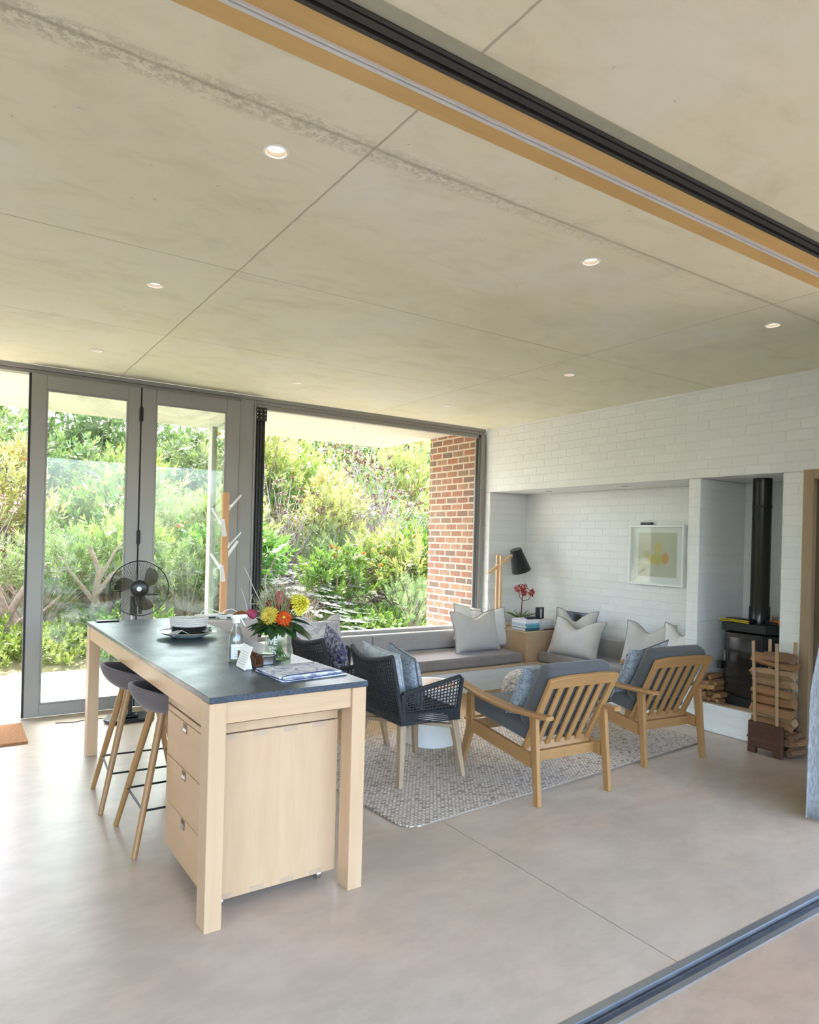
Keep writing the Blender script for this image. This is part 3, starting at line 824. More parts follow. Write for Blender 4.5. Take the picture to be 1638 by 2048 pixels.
# cushions on the seats
CG = 'stone linen cushions on the built-in seats'
cushion('linen_cushion', .66, .46, .17, M['linen'], 'wide stone linen cushion in front of the brick wall, end of window seat', loc=(4.90, 5.985, .60), rz=R(2), tilt=R(-16), dent=.075, group=CG)
cushion('linen_cushion', .50, .46, .15, M['linen_white'], 'pale linen cushion half hidden beside the corner box', loc=(5.225, 6.14, .60), rz=R(-8), tilt=R(-14), dent=.04, group=CG, roll=R(-3))
cushion('linen_cushion', .44, .42, .13, M['linen_white'], 'white cushion peeking over the wide linen cushion at the window', loc=(4.98, 6.235, .65), rz=R(4), tilt=R(-12), group=CG, roll=R(10))
cushion('linen_cushion', .58, .50, .15, M['linen'], 'stone linen cushion with grey edge standing next to the books', loc=(5.90, 5.46, .615), rz=R(-84), tilt=R(-14), dent=.13, group=CG)
cushion('linen_cushion', .68, .44, .17, M['linen'], 'linen cushion with two pointed corners, frontmost on the niche seat', loc=(5.71, 5.25, .575), rz=R(-86), tilt=R(-22), dent=.115, group=CG)
cushion('linen_cushion', .54, .47, .16, M['linen'], 'linen cushion in the niche rising behind the far armchair cushion', loc=(5.87, 4.44, .60), rz=R(-82), tilt=R(-18), dent=.10, group=CG)
cushion('linen_cushion', .50, .47, .15, M['linen_white'], 'pale linen cushion in the niche against the white pier', loc=(5.90, 4.08, .615), rz=R(-95), tilt=R(-16), dent=.10, group=CG)
cushion('linen_cushion', .50, .46, .15, M['linen'], 'plain linen cushion with pointed top against the window, flower vase end', loc=(3.08, 6.17, .615), rz=R(5), tilt=R(-18), dent=.10, group=CG)
cushion('floral_cushion', .52, .46, .15, M['grey_floral'], 'pale protea printed cushion at the vase end of the window seat', loc=(2.86, 6.0, .62), rz=R(-25), tilt=R(-22), dent=.03, roll=R(8))

# ------------------------------------------------------------------ wicker armchairs
def wicker_chair():
    t = empty('wicker_armchair', (0, 0, 0), '', 'armchair')
    # local: faces +X, origin between the feet on the floor
    def strand(mb, p, q, s=.0062): mb.beam(p, q, s, s, side=(.3, .2, .9))
    def lattice(mb, f, nu, nv, wu=.0085, wv=.0085):
        for i in range(nu + 1):
            pts = [f(i / nu, j / 6) for j in range(7)]
            for a, b in zip(pts, pts[1:]): strand(mb, a, b, wu)
        for j in range(nv + 1):
            pts = [f(i / 6, j / nv) for i in range(7)]
            for a, b in zip(pts, pts[1:]): strand(mb, a, b, wv)
    def side(s):
        def f(u, v):        # u back to front, v bottom to top
            xb = -.215 + v * -.02; xf = .225 + .012 * v
            zt = .60 + .075 * u; zb = .465 - .01 * u
            y = s * (.262 + .018 * v)
            return Vector((xb + (xf - xb) * u, y, zb + (zt - zb) * v))
        return f
    def back(u, v):         # u from one side to the other
        y = (-.262 + .524 * u) * (1 - .00 * v)
        x = -.225 - .085 * v - .035 * math.sin(PI * u) * (0.4 + .6 * v)
        z = .455 + (.385 - .045 * math.sin(PI * u)) * v
        return Vector((x, y, z))
    for s in (-1, 1):
        mb = MB(); lattice(mb, side(s), 17, 9, .0072, .0072); mb.build('side_weave', M['rope'], t, smooth=False)
    mb = MB(); lattice(mb, back, 24, 17, .0085, .0085); mb.build('back_weave', M['rope'], t, smooth=False)
    mb = MB(); lattice(mb, lambda u, v: Vector((-.215 + .44 * u, -.255 + .51 * v, .462 - .018 * u)), 18, 20, .016, .016); mb.build('seat_weave', M['rope'], t, smooth=False)
    rim = MB()
    for s in (-1, 1):
        f = side(s)
        rim.tube([f(0, 0) + Vector((0, 0, -.03)), f(0, 1)], .016, 8)
        rim.tube([f(0, 1), f(.5, 1), f(1, 1) + Vector((-.012, 0, 0)), f(1, 1) + Vector((.004, 0, -.016)), f(1, 0) + Vector((0, 0, -.02))], [.015, .015, .015, .0155, .0155], 8)
        rim.tube([back(0 if s < 0 else 1, 0) + Vector((0, 0, -.03)), back(0 if s < 0 else 1, .5), back(0 if s < 0 else 1, 1)], .015, 8)
    rim.tube([back(i / 12, 1) for i in range(13)], .016, 8)
    rim.build('rope_frame', M['rope_rim'], t)
    ap = MB(); 
    for k in range(6):
        z = .398 + k * .0125; o_ = .008
        pts = [(-.232 + .01 * k * .2, -.268, z), (.232, -.272, z - .01), (.238, .272, z - .01), (-.232, .268, z)]
        ap.tube(pts, .0078, 6, True)
    ap.build('woven_apron', M['rope'], t)
    for sx, sy in ((-1, -1), (-1, 1), (1, -1), (1, 1)):
        top = Vector((sx * .205, sy * .232, .40)); bot = Vector((sx * (.245 if sx < 0 else .262), sy * .285, 0))
        MB().beam(bot, top, .030, .034, .046, .050, side=(1, 0, 0)).build('leg', M['teak'], t, bevel=.003, smooth=False)
    cr = MB()
    a = [Vector((sx * .215, sy * .24, .335)) for sx, sy in ((-1, -1), (1, 1), (-1, 1), (1, -1))]
    cr.beam(a[0], a[1], .024, .045, side=(0, 0, 1)); cr.build('cross_rail', M['teak'], t, smooth=False, bevel=.002)
    MB().beam(a[2], a[3], .023, .044, side=(0, 0, 1)).build('cross_rail', M['teak'], t, smooth=False, bevel=.002)
    return t
w1 = wicker_chair(); w1.location = (2.655, 3.95, .012); w1['label'] = 'charcoal woven rope armchair just beyond the near end of the island'; w1['group'] = 'woven rope armchairs'
w2 = copy_tree(w1); w2.location = (2.575, 4.80, .012); w2.rotation_euler.z = R(2); w2['label'] = 'charcoal woven rope armchair partly hidden by the island, nearer the window'
cushion('floral_cushion', .38, .40, .13, M['blue_lace'], 'dusty blue printed cushion in the nearer rope armchair', loc=(2.60, 3.90, .665), rz=R(84), tilt=R(-16), roll=R(-8), pinch=.05, pipe=M['grey_cushion'])
cushion('floral_cushion', .42, .40, .13, M['pale_lace'], 'pale leaf printed cushion against the back of the nearer rope armchair', loc=(2.485, 4.00, .675), rz=R(96), tilt=R(-17), roll=R(-5), pinch=.05, pipe=M['pale_lace'])
cushion('floral_cushion', .42, .42, .14, M['indigo_floral'], 'indigo protea printed cushion in the rope armchair by the window', loc=(2.50, 4.73, .675), rz=R(78), tilt=R(-14), roll=R(-14), pinch=.05, pipe=M['indigo_floral'])

# ------------------------------------------------------------------ slatted armchairs
def lounge_chair():
    t = empty('slatted_armchair', (0, 0, 0), '', 'armchair')
    # local: faces +Y, origin between the back feet
    for s in (-1, 1):
        x = s * .292
        MB().beam((s * .300, -.02, 0), (x, .05, .545), .030, .042, .030, .064, side=(1, 0, 0)).build('leg', M['oak'], t, bevel=.004, smooth=False)
        fl = MB(); fl.beam((s * .300, .795, 0), (x, .70, .300), .030, .034, .030, .075, side=(1, 0, 0)); fl.beam((x, .70, .300), (x, .715, .540), .030, .075, .030, .055, side=(1, 0, 0))
        fl.build('leg', M['oak'], t, bevel=.004, smooth=False)
        MB().prism([(x - .014, .05, .215), (x - .014, .70, .275), (x - .014, .70, .365), (x - .014, .05, .300)], (.028, 0, 0)).build('side_rail', M['oak_y'], t, bevel=.003, smooth=False)
        # curved arm
        def arm(u, v, x=x, s=s):
            yy = -.09 + u * .92
            zz = .552 + .018 * math.sin(u * PI) * -1 + .028 * u * u
            ww = .030 + .016 * math.sin(min(1, u * 1.15) * PI * .9)
            th = .014
            cx = x + s * (.018 * math.sin(u * PI) - .004)
            a = 2 * PI * v
            return (cx + ww * max(-1, min(1, 1.25 * math.cos(a))), yy, zz + th * max(-1, min(1, 1.25 * math.sin(a))))
        mb = MB(); g = mb.grid(arm, 18, 16)
        mb.face([g[0][j] for j in range(16)]); mb.face([g[18][j] for j in range(16)])
        bmesh.ops.remove_doubles(mb.bm, verts=mb.bm.verts, dist=.0004)
        mb.build('armrest', M['oak_y'], t, angle=50, bevel=.002)
    cr = MB(); cr.box(-.28, .28, .655, .685, .285, .355); cr.build('front_rail', M['oak_x'], t, bevel=.003, smooth=False)
    cr = MB(); cr.box(-.28, .28, .10, .13, .225, .29); cr.build('rear_rail', M['oak_x'], t, bevel=.003, smooth=False)
    MB().tube([(-.335, .715, .36), (.335, .715, .36)], .009, 8).build('peg_rod', M['oak_x'], t)
    # slatted back frame, leaning
    B0 = Vector((0, .165, .285)); B1 = Vector((0, -.085, .79)); up_ = (B1 - B0).normalized()
    L_ = (B1 - B0).length
    nrm = Vector((0, -up_.z, up_.y)).normalized()
    def P_(x, h, o=0): return Vector((x, 0, 0)) + B0 + up_ * h + nrm * o
    for s in (-1, 1): MB().beam(P_(s * .262, 0), P_(s * .270, L_ - .02), .046, .024, side=(1, 0, 0)).build('back_stile', M['oak'], t, bevel=.004, smooth=False)
    tr = MB(); n_ = 12; pts = []
    for k in range(n_ + 1):
        u = k / n_ * 2 - 1; pts.append((u * .293, L_ + .012 - .022 * u ** 4))
    lo = [(u_ , L_ - .072) for u_ in (.293, -.293)]
    tr.prism([P_(a, b, -.013) for a, b in pts + lo], nrm * .026)
    tr.build('top_rail', M['oak_x'], t, bevel=.006, smooth=False)
    MB().beam(P_(-.275, .02), P_(.275, .02), .060, .026, side=(0, .3, .9)).build('bottom_rail', M['oak_x'], t, bevel=.003, smooth=False)
    for k in range(5):
        x = -.172 + k * .086
        MB().beam(P_(x, .03), P_(x, L_ - .05), .040, .014, side=(1, 0, 0)).build('slat', M['oak'], t, bevel=.002, smooth=False)
    # cushions
    sc2 = MB(); sc2.box(-.268, .268, .14, .755, -.055, .055, Matrix.Translation((0, 0, .392)) @ Matrix.Rotation(R(5), 4, 'X'))
    sc2.build('seat_cushion', M['grey_cushion'], t, bevel=.03, seg=4, angle=30)
    bc = MB(); o_ = .078
    bm_ = Matrix((Vector((1, 0, 0)), -nrm, up_)).transposed().to_4x4(); bm_.translation = B0 - nrm * 0
    bc.box(-.275, .275, .022, .150, .135, L_ + .020, bm_)
    bc.build('back_cushion', M['grey_cushion'], t, bevel=.045, seg=5, angle=30)
    return t
a1 = lounge_chair(); a1.location = (3.295, 3.03, .0); a1.rotation_euler = (R(.95), 0, R(-3)); a1['label'] = 'oak armchair with slatted back and grey cushions, nearer the island'; a1['group'] = 'slatted oak armchairs'
a2 = copy_tree(a1); a2.location = (4.505, 3.165, .0); a2.rotation_euler = (R(.95), 0, R(-6.6)); a2['label'] = 'oak armchair with slatted back and grey cushions, in front of the stove'
cushion('patterned_cushion', .43, .42, .15, M['blue_lace'], 'dusty blue lace patterned cushion in the oak armchair nearer the island', loc=(3.27, 3.315, .60), rz=R(-5), tilt=R(27), roll=R(3), pinch=.05, pipe=M['blue_lace'])
cushion('patterned_cushion', .36, .34, .12, M['pale_lace'], 'pale blue cushion corner showing over the nearer oak armchair', loc=(3.47, 3.475, .575), rz=R(4), tilt=R(25), roll=R(-14), pinch=.05, pipe=M['pale_lace'])
cushion('patterned_cushion', .43, .44, .14, M['blue_lace'], 'dusty blue lace patterned cushion in the armchair in front of the stove', loc=(4.475, 3.43, .615), rz=R(-9), tilt=R(26), roll=R(2), pinch=.05, pipe=M['blue_lace'])
cushion('patterned_cushion', .46, .44, .13, M['pale_lace'], 'grey-blue cushion tip showing above the armchair in front of the stove', loc=(4.68, 3.58, .60), rz=R(-6), tilt=R(24), roll=R(-12), pinch=.05, pipe=M['grey_cushion'])

# ------------------------------------------------------------------ rug, pouf, coffee table, mat
rg = MB(); 
rr = [(0, .10), (.03, .03), (.11, 0)]
W_, D_ = 3.12, 2.42
pts = rr + [(W_ - .06, 0), (W_, .05), (W_, D_), (0, D_)]
rg.prism([(x, y, .0015) for x, y in pts], (0, 0, .0115))
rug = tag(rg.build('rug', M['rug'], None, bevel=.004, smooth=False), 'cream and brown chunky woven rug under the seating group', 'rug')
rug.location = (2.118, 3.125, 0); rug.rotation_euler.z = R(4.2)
mt = MB(); mt.grid(lambda u, v: (-.25 + .76 * u + (.006 * noise.noise(Vector((v * 30, u * 30, 1))) if u in (0, 1) else 0), 5.86 + .59 * v, .016 + .003 * noise.noise(Vector((u * 40, v * 30, 0)))), 60, 40)
mt.box(-.25, .51, 5.86, 6.45, .001, .014)
tag(mt.build('doormat', M['coir'], None, smooth=False), 'orange-brown coir doormat inside the open door', 'doormat')
ct = empty('coffee_table', (3.19, 4.43, .0125), 'round white drum coffee table behind the rope armchair', 'coffee table')
MB().lathe([(0, 0), (.205, 0), (.21, .01), (.21, .41), (0, .41)], 40).build('drum_base', M['white_paint'], ct, angle=40)
MB().lathe([(0, .41), (.262, .41), (.268, .418), (.268, .448), (.262, .452), (.205, .452), (.205, .447), (0, .447)], 48).build('top_rim', M['white_paint'], ct, angle=40)
MB().lathe([(0, .4475), (.203, .4475), (.203, .4505), (0, .4505)], 40).build('wood_inlay', M['oak_x'], ct, angle=40)
kd = MB()
def kn(u, v):
    a = 2 * PI * u; p_ = PI * (v - .5)
    r_ = .25 * math.cos(p_) ** .55 if v not in (0, 1) else .0
    z = .21 + .205 * math.copysign(abs(math.sin(p_)) ** .8, math.sin(p_))
    bmp = .008 * math.sin(a * 26 + (round(v * 26) % 2) * PI) * (1 if 0 < v < 1 else 0)
    return ((r_ + bmp) * math.cos(a), (r_ + bmp) * math.sin(a), z)
kd.grid(kn, 156, 52, True); bmesh.ops.remove_doubles(kd.bm, verts=kd.bm.verts, dist=.0003)
pf = tag(kd.build('pouf', M['knit'], None, angle=80), 'round cream chunky-knit pouf behind the nearer oak armchair', 'pouf'); pf.location = (4.45, 4.63, .012)
# ------------------------------------------------------------------ framed picture
pc = empty('framed_picture', (6.14, 4.545, 1.505), 'white box-framed abstract gold picture on the niche wall', 'picture')
fw_, fh_ = .335, .315
fr = MB()
for y0, y1, z0, z1 in ((-fw_, -fw_ + .022, -fh_, fh_), (fw_ - .022, fw_, -fh_, fh_), (-fw_ + .022, fw_ - .022, -fh_, -fh_ + .022), (-fw_ + .022, fw_ - .022, fh_ - .022, fh_)):
    fr.box(-.05, -.002, y0, y1, z0, z1)
fr.build('frame', M['white_paint'], pc, bevel=.003, smooth=False)
MB().box(-.012, -.003, -fw_ + .02, fw_ - .02, -fh_ + .02, fh_ - .02).build('mount', M['white_plaster'], pc, smooth=False)
MB().box(-.014, -.012, -.235, .235, -.225, .235).build('artwork', M['art'], pc, smooth=False)
MB().box(-.042, -.040, -fw_ + .022, fw_ - .022, -fh_ + .022, fh_ - .022).build('pane', glass('picture_glass', (.97, .98, .97), .8), pc, smooth=False)
t = MB().box(6.085, 6.13, 4.60, 4.735, 1.8215, 1.848).build('black_box', M['black_plastic'], None, bevel=.006)
tag(t, 'small flat black box lying on top of the white picture frame', 'box')

# ------------------------------------------------------------------ standing lamp on the corner box
lp = empty('wooden_lamp', (5.47, 6.27, .6045), 'pale ash reading lamp with tilted charcoal shade in the corner', 'lamp')
MB().box(-.06, .12, -.09, .09, 0, .022).build('base', M['lampwood'], lp, bevel=.004, smooth=False)
for y in (-.034, .034):
    MB().box(-.016, .016, y - .011, y + .011, .022, .835).build('post', M['lampwood'], lp, bevel=.002, smooth=False)
MB().beam((-.17, 0, .62), (.245, 0, .86), .034, .020, side=(0, 0, 1)).build('arm', M['lampwood'], lp, bevel=.002, smooth=False)
MB().tube([(0, -.055, .72), (0, .055, .72)], .010, 10).build('bolt', M['chrome'], lp)
sm = Matrix.Translation((.275, 0, .865)) @ Matrix.Rotation(R(-22), 4, 'Y')
MB().lathe([(.070, .05), (.118, -.235), (.115, -.235), (.067, .05)], 40, M=sm).build('lamp_shade', M['shade'], lp, angle=50)
MB().lathe([(.0665, .045), (.1145, -.234)], 40, M=sm).build('shade_lining', M['shade_in'], lp, recalc=False)
MB().lathe([(0, .052), (.07, .05)], 40, M=sm).build('shade_top', M['shade'], lp)
MB().lathe([(0, .05), (.02, .05), (.022, 0), (.03, -.03), (.03, -.06), (0, -.08)], 16, M=sm).build('bulb', M['white_plastic'], lp)
MB().tube([(-.02, .05, .02), (-.10, .07, .3), (-.14, .05, .5), (-.10, .01, .66)], .0025, 6).build('cord', M['white_plastic'], lp)

# ------------------------------------------------------------------ things on the corner box
BT = .6045
def book(x, y, z, w_, d_, h_, col, lab, rz=0):
    e = empty('book', (x, y, z), lab, 'book', rz, 'books stacked on the corner box')
    MB().box(-w_ / 2 + .003, w_ / 2 - .003, -d_ / 2 + .004, d_ / 2 - .004, .002, h_ - .002).build('pages', M['linen_white'], e, smooth=False)
    c = MB(); c.box(-w_ / 2, w_ / 2, -d_ / 2, d_ / 2, 0, .0022); c.box(-w_ / 2, w_ / 2, -d_ / 2, d_ / 2, h_ - .0022, h_); c.box(-w_ / 2, w_ / 2, -d_ / 2, -d_ / 2 + .003, 0, h_)
    c.build('cover', plain('book_cover', col, .45, var=.08, scale=20), e, smooth=False, bevel=.0008)
z = BT
for col, h_, lab, dx in (((.02, .09, .12), .030, 'dark teal book, lowest in the taller left pile on the corner box', .0), ((.10, .33, .42), .036, 'turquoise book in the middle of the left pile on the corner box', .006),
                     ((.22, .45, .58), .016, 'light blue book under the white one in the left pile', -.004), ((.74, .74, .76), .040, 'thick white book on top of the left pile by the cushions', .002)):
    book(5.50 + dx, 5.83, z, .20, .25, h_, col, lab, R(-3 + dx * 300)); z += h_ + .0006
ZL = z; z = BT
for col, h_, lab, dx in (((.10, .07, .06), .014, 'thin dark brown book at the bottom of the pile nearer the niche', .004), ((.62, .42, .40), .014, 'thin rose book low in the pile nearer the niche', .0),
                     ((.50, .54, .60), .022, 'grey-blue book in the pile nearer the niche', -.004), ((.66, .66, .68), .026, 'light grey book in the pile nearer the niche', .003), ((.70, .69, .68), .034, 'white book on top of the pile nearer the niche', .0)):
    book(5.735 + dx, 5.82, z, .19, .24, h_, col, lab, R(4 + dx * 300)); z += h_ + .0006
ZR = z
t = MB().box(-.055, .055, -.035, .035, 0, .024).build('small_black_case', M['black_plastic'], None, bevel=.006)
t.location = (5.545, 5.80, ZL + .0005); t.rotation_euler.z = R(-15); tag(t, 'small black case lying on the left book pile', 'case')
ph = empty('cordless_telephone', (5.735, 5.84, ZR + .0005), 'black cordless telephone with a column of white keys standing on books', 'telephone', R(15))
MB().box(-.05, .05, -.03, .03, 0, .135).build('body', M['black_plastic'], ph, bevel=.006)
for k in range(8):
    MB().box(-.036, -.006, -.033, -.029, .018 + k * .0135, .026 + k * .0135).build('key', M['white_plastic'], ph, smooth=False)
bb = MB(); bb.box(-.25, .25, -.012, .012, 0, .15, Matrix.Rotation(R(-16), 4, 'X'))
t = bb.build('tablet_case', M['black_plastic'], None, bevel=.006); t.location = (6.06, 5.62, .66); t.rotation_euler.z = R(-88)
tag(t, 'flat black tablet case leaning on the niche wall behind the cushions', 'tablet')
al = empty('aloe_plant', (5.70, 6.12, BT), 'potted succulent with three brick-red flower heads on the corner box', 'plant')
MB().lathe([(0, 0), (.05, 0), (.062, .09), (.056, .09), (.05, .075), (0, .075)], 24).build('pot', M['dark_wood'], al, angle=50)
random.seed(3)
for k in range(13):
    a = k * 2.4; L_ = .17 + .05 * random.random(); e_ = .35 + .35 * random.random()
    pts = [Vector((math.cos(a) * L_ * s * math.cos(e_ * (1.3 - s)), math.sin(a) * L_ * s * math.cos(e_ * (1.3 - s)), .075 + L_ * s * math.sin(e_) * (1.2 - .4 * s))) for s in (0, .33, .66, 1)]
    MB().tube(pts, [.012, .010, .006, .001], 6).build('leaf', M['leaf_dark'] if k % 3 else M['leaf_green'], al)
stm = MB(); stm.tube([(0, 0, .07), (.01, 0, .2), (.03, .01, .34), (.035, .0, .43)], [.0075, .007, .0055, .004], 8)
stm.tube([(.025, 0, .30), (-.03, 0, .35), (-.045, 0, .43)], .004, 6); stm.tube([(.03, 0, .30), (.12, 0, .31), (.165, 0, .37)], .004, 6)
stm.build('flower_stalk', plain('red_brown_stalk', (.20, .05, .035), .7), al)
for c, s in (((-.045, 0, .45), 1), ((.04, 0, .46), 1.05), ((.165, 0, .40), .9), ((.03, -.01, .40), .8)):
    fh = MB()
    for k in range(46):
        d = Vector((random.gauss(0, 1), random.gauss(0, 1), random.gauss(0, 1.1))).normalized()
        p = Vector(c) + d * .038 * s * random.uniform(.5, 1)
        fh.tube([p, p + d * .022 + Vector((0, 0, -.006))], [.006, .003], 5)
    fh.build('flower_head', M['aloe_red'], al)

# ------------------------------------------------------------------ wood stove
sv = empty('wood_stove', (5.70, 3.30, .2405), 'black cast-iron wood stove with tall flue pipe in the wall recess', 'stove')
# footprint, front towards -X; local origin at front centre
b = MB(); b.prism([(.0, .195, .06), (.0, -.15, .06), (.10, -.215, .06), (.36, -.215, .06), (.36, .245, .06), (.06, .245, .06)], (0, 0, .565))
b.build('body', M['black_iron'], sv, bevel=.006, smooth=False)
b = MB(); b.prism([(-.02, .215, .64), (-.02, -.165, .64), (.09, -.235, .64), (.37, -.235, .64), (.37, .262, .64), (.04, .262, .64)], (0, 0, .072))
b.build('top_plate', M['black_iron'], sv, bevel=.006, smooth=False)
b = MB(); b.prism([(-.03, .215, .0), (-.03, -.165, .0), (.09, -.225, .0), (.36, -.225, .0), (.36, .252, .0), (.04, .252, .0)], (0, 0, .075))
b.build('base_plinth', M['black_iron'], sv, bevel=.006, smooth=False)
b = MB(); b.box(-.015, 0, -.14, .185, .235, .625)
dr = b.build('door', M['black_gloss'], sv, bevel=.004, smooth=False)
MB().box(-.018, -.014, -.105, .15, .275, .585).build('door_glass', M['stove_glass'], dr, smooth=False)
MB().tube([(-.02, .172, .38), (-.05, .172, .38), (-.05, .172, .47)], .007, 8).build('handle', M['chrome'], dr)
MB().box(-.018, 0, -.14, .185, .085, .225).build('ash_door', M['black_gloss'], sv, bevel=.004, smooth=False)
MB().box(-.06, .0, .20, .235, .30, .37).build('side_catch', M['black_iron'], sv, bevel=.004, smooth=False)
MB().lathe([(.085, .712), (.085, .85), (.078, .86), (.078, 1.9755), (0, 1.9755)], 32, c=(.205, .015, 0)).build('flue_pipe', M['black_gloss'], sv, angle=40)
MB().lathe([(.0795, 1.72), (.0805, 1.725), (.0805, 1.735), (.0795, 1.74)], 32, c=(.205, .015, 0)).build('flue_collar', M['black_iron'], sv)
# gloves on the stove
STZ = .2405 + .7125
gl_ = MB(); gl_.box(-.075, .075, -.14, .14, 0, .022); gl_.box(-.05, .07, -.12, .10, .022, .034)
gv = tag(gl_.build('black_glove', M['black_plastic'], None, bevel=.008), 'black work glove with yellow trim lying on the stove', 'glove'); gv.location = (5.79, 3.43, STZ)
MB().tube([(-.076, -.13, .004), (-.076, .0, .010), (-.076, .12, .004), (-.076, .145, .016), (-.076, .05, .023), (-.076, -.13, .020)], .0045, 6).build('yellow_trim', plain('yellow_trim', (.75, .55, .02), .6), gv)
kn_ = empty('orange_firelighter', (5.86, 3.145, STZ), 'orange and black gas lighter lying on the stove top', 'lighter', R(70))
MB().tube([(-.05, 0, .018), (0, 0, .020), (.05, .005, .016)], [.014, .018, .012], 10).build('handle', plain('orange_plastic', (.90, .16, .01), .4), kn_)
MB().box(-.045, .07, .022, .05, .0, .03).build('nozzle', M['black_plastic'], kn_, bevel=.004)
cb = MB()
for k in range(26):
    a = k * 2.399; r_ = .026 * random.random() ** .5; p = Vector((5.93, 3.19, STZ + .028)) + Vector((r_ * math.cos(a), r_ * math.sin(a), random.uniform(-.012, .03)))
    cb.tube([p, p + Vector((.006, .004, .01))], [.008, .003], 5)
cb.lathe([(0, 0), (.028, 0), (.022, .02), (0, .03)], 12, c=(5.93, 3.19, STZ))
tag(cb.build('pine_cone', M['bark'], None), 'small pine cone beside the flue on the stove top', 'pine cone')

# ------------------------------------------------------------------ firewood
def log_mesh(L_, r_, seed, name):
    random.seed(seed)
    k = random.choice((3, 4, 4, 5)); base = [2 * PI * (j + random.uniform(-.25, .25)) / k for j in range(k)]
    rad = [r_ * random.uniform(.75, 1.15) for _ in range(k)]
    prof = []
    for j in range(k):
        a0, a1 = base[j], base[(j + 1) % k] + (2 * PI if j == k - 1 else 0)
        for s in (0, .5):
            a = a0 + (a1 - a0) * s; rr_ = rad[j] * (1 - s) + rad[(j + 1) % k] * s
            if s: rr_ *= .84
            prof.append((a, rr_))
    mb = MB()
    def f(u, v):
        a, rr_ = prof[int(round(v * len(prof))) % len(prof)]
        nx = noise.noise(Vector((u * 2.2, a, seed))) * .14
        q = rr_ * (1 + nx) * (1 - .10 * abs(2 * u - 1) ** 3)
        return (L_ * (u - .5), q * math.cos(a + u * .15), q * math.sin(a + u * .15))
    g = mb.grid(f, 8, len(prof))
    mb.face([g[0][j] for j in range(len(prof))]); mb.face([g[8][j] for j in range(len(prof))])
    bmesh.ops.remove_doubles(mb.bm, verts=mb.bm.verts, dist=.0005)
    o = mb.build(name, M['log'], None, angle=28); return o
small = [log_mesh(.26, .026, 40 + i, 'firewood_log') for i in range(4)]
labs = 'split log in the small pile beside the stove'
spots = []
for row, n_ in enumerate((5, 4, 4, 3, 2)):
    for k in range(n_): spots.append((5.76, 3.435 + .035 * 0 + (k - (n_ - 1) / 2) * .0 + .046 * k - .0, row))
random.seed(5); idx = 0
for row, n_ in enumerate((4, 4, 3, 3, 2)):
    for k in range(n_):
        s = small[idx % 4]
        o = s if idx < 4 else s.copy()
        if idx >= 4: C.objects.link(o)
        y = 3.655 - .028 - k * .046 - (row % 2) * .016
        o.location = (5.70 + random.uniform(-.03, .04), y, .2405 + .0275 + row * .047)
        o.rotation_euler = (random.uniform(0, 6), random.uniform(-.04, .04), random.uniform(-.12, .12))
        tag(o, labs + ' against the white recess wall', 'firewood', 'small split logs beside the stove'); idx += 1
for s in small:
    pass
# log holder
lh = empty('log_holder', (5.28, 2.90, 0), 'dark wooden log holder with four upright dowels by the door', 'log holder')
b = MB(); b.box(.0, .032, -.135, .135, .045, .245)
fb = b.build('front_board', M['dark_wood'], lh, bevel=.004, smooth=False)
MB().box(.205, .237, -.135, .135, .045, .245).build('rear_board', M['dark_wood'], lh, bevel=.004, smooth=False)
b = MB(); b.box(.032, .205, -.120, .120, .050, .075); b.build('tray', M['dark_wood'], lh, bevel=.003, smooth=False)
for (x, y) in ((.012, -.10), (.012, .10), (.225, -.10), (.225, .10)):
    MB().box(x - .018, x + .018, y - .033, y + .033, 0, .045).build('foot', M['dark_wood'], lh, bevel=.004, smooth=False)
for (x, y, tx, ty) in ((.016, .085, -.02, .02), (.016, -.085, -.01, .01), (.221, .085, .0, .01), (.221, -.085, .01, -.015)):
    MB().tube([(x, y, .245), (x + tx, y + ty, .875)], .0125, 12).build('dowel', M['dowel'], lh)
# worn illegible script scratched into the front board
sc2 = MB(); random.seed(11)
for row, (z0, a, b_) in enumerate(((.165, .105, -.075), (.118, .09, -.095))):
    y = a
    if row == 0:
        pts = []
        while y > b_:
            pts.append((-.0012, y, z0 + random.uniform(-.008, .010) + (y - a) * .02)); y -= .0075
            if random.random() < .16 and len(pts) > 2: sc2.tube(pts, .0011, 4); pts = []; y -= .006
        if len(pts) > 1: sc2.tube(pts, .0011, 4)
    else: sc2.tube([(-.0008, .10, .11), (-.0008, -.10, .105)], .0009, 4)
sc2.build('worn_lettering', plain('worn_gold_lettering', (.30, .17, .08), .6), fb, smooth=False)
# logs in the holder
big = [(.05, 'log_pale'), (.058, 'log'), (.05, 'log_dark'), (.045, 'log'), (.052, 'log_pale'), (.048, 'log')]
stack = [(.118, 0, .36, 0, 2), (.172, 4, .34, -3, 2), (.232, 1, .33, 2, 3), (.262, -8, .38, 5, 0), (.338, 3, .34, -2, 3), (.410, -2, .35, 3, 1), (.478, 2, .33, -3, 5), (.548, -3, .34, 2, 4), (.628, 0, .35, 3, 0), (.715, 6, .36, -9, 1), (.752, -12, .30, 6, 2)]
hl = ['bark-edged log lowest in the log holder', 'flat reddish log low in the log holder above the crate', 'dull brown log in the lower part of the holder stack', 'thin log tilting out of the log holder just above the crate',
      'orange-brown split log in the lower half of the holder stack', 'bright orange split log halfway up the holder stack', 'narrow brown log in the middle of the holder stack', 'flat grey-brown log above the middle of the holder stack',
      'thick pale split log near the top of the holder stack', 'orange wedge-shaped log on top of the holder stack', 'bark-covered log end on top of the holder stack, door side']
mats = ['log_dark', 'log', 'log', 'log_pale', 'log', 'log', 'log', 'log_pale', 'log_pale', 'log', 'log_dark']
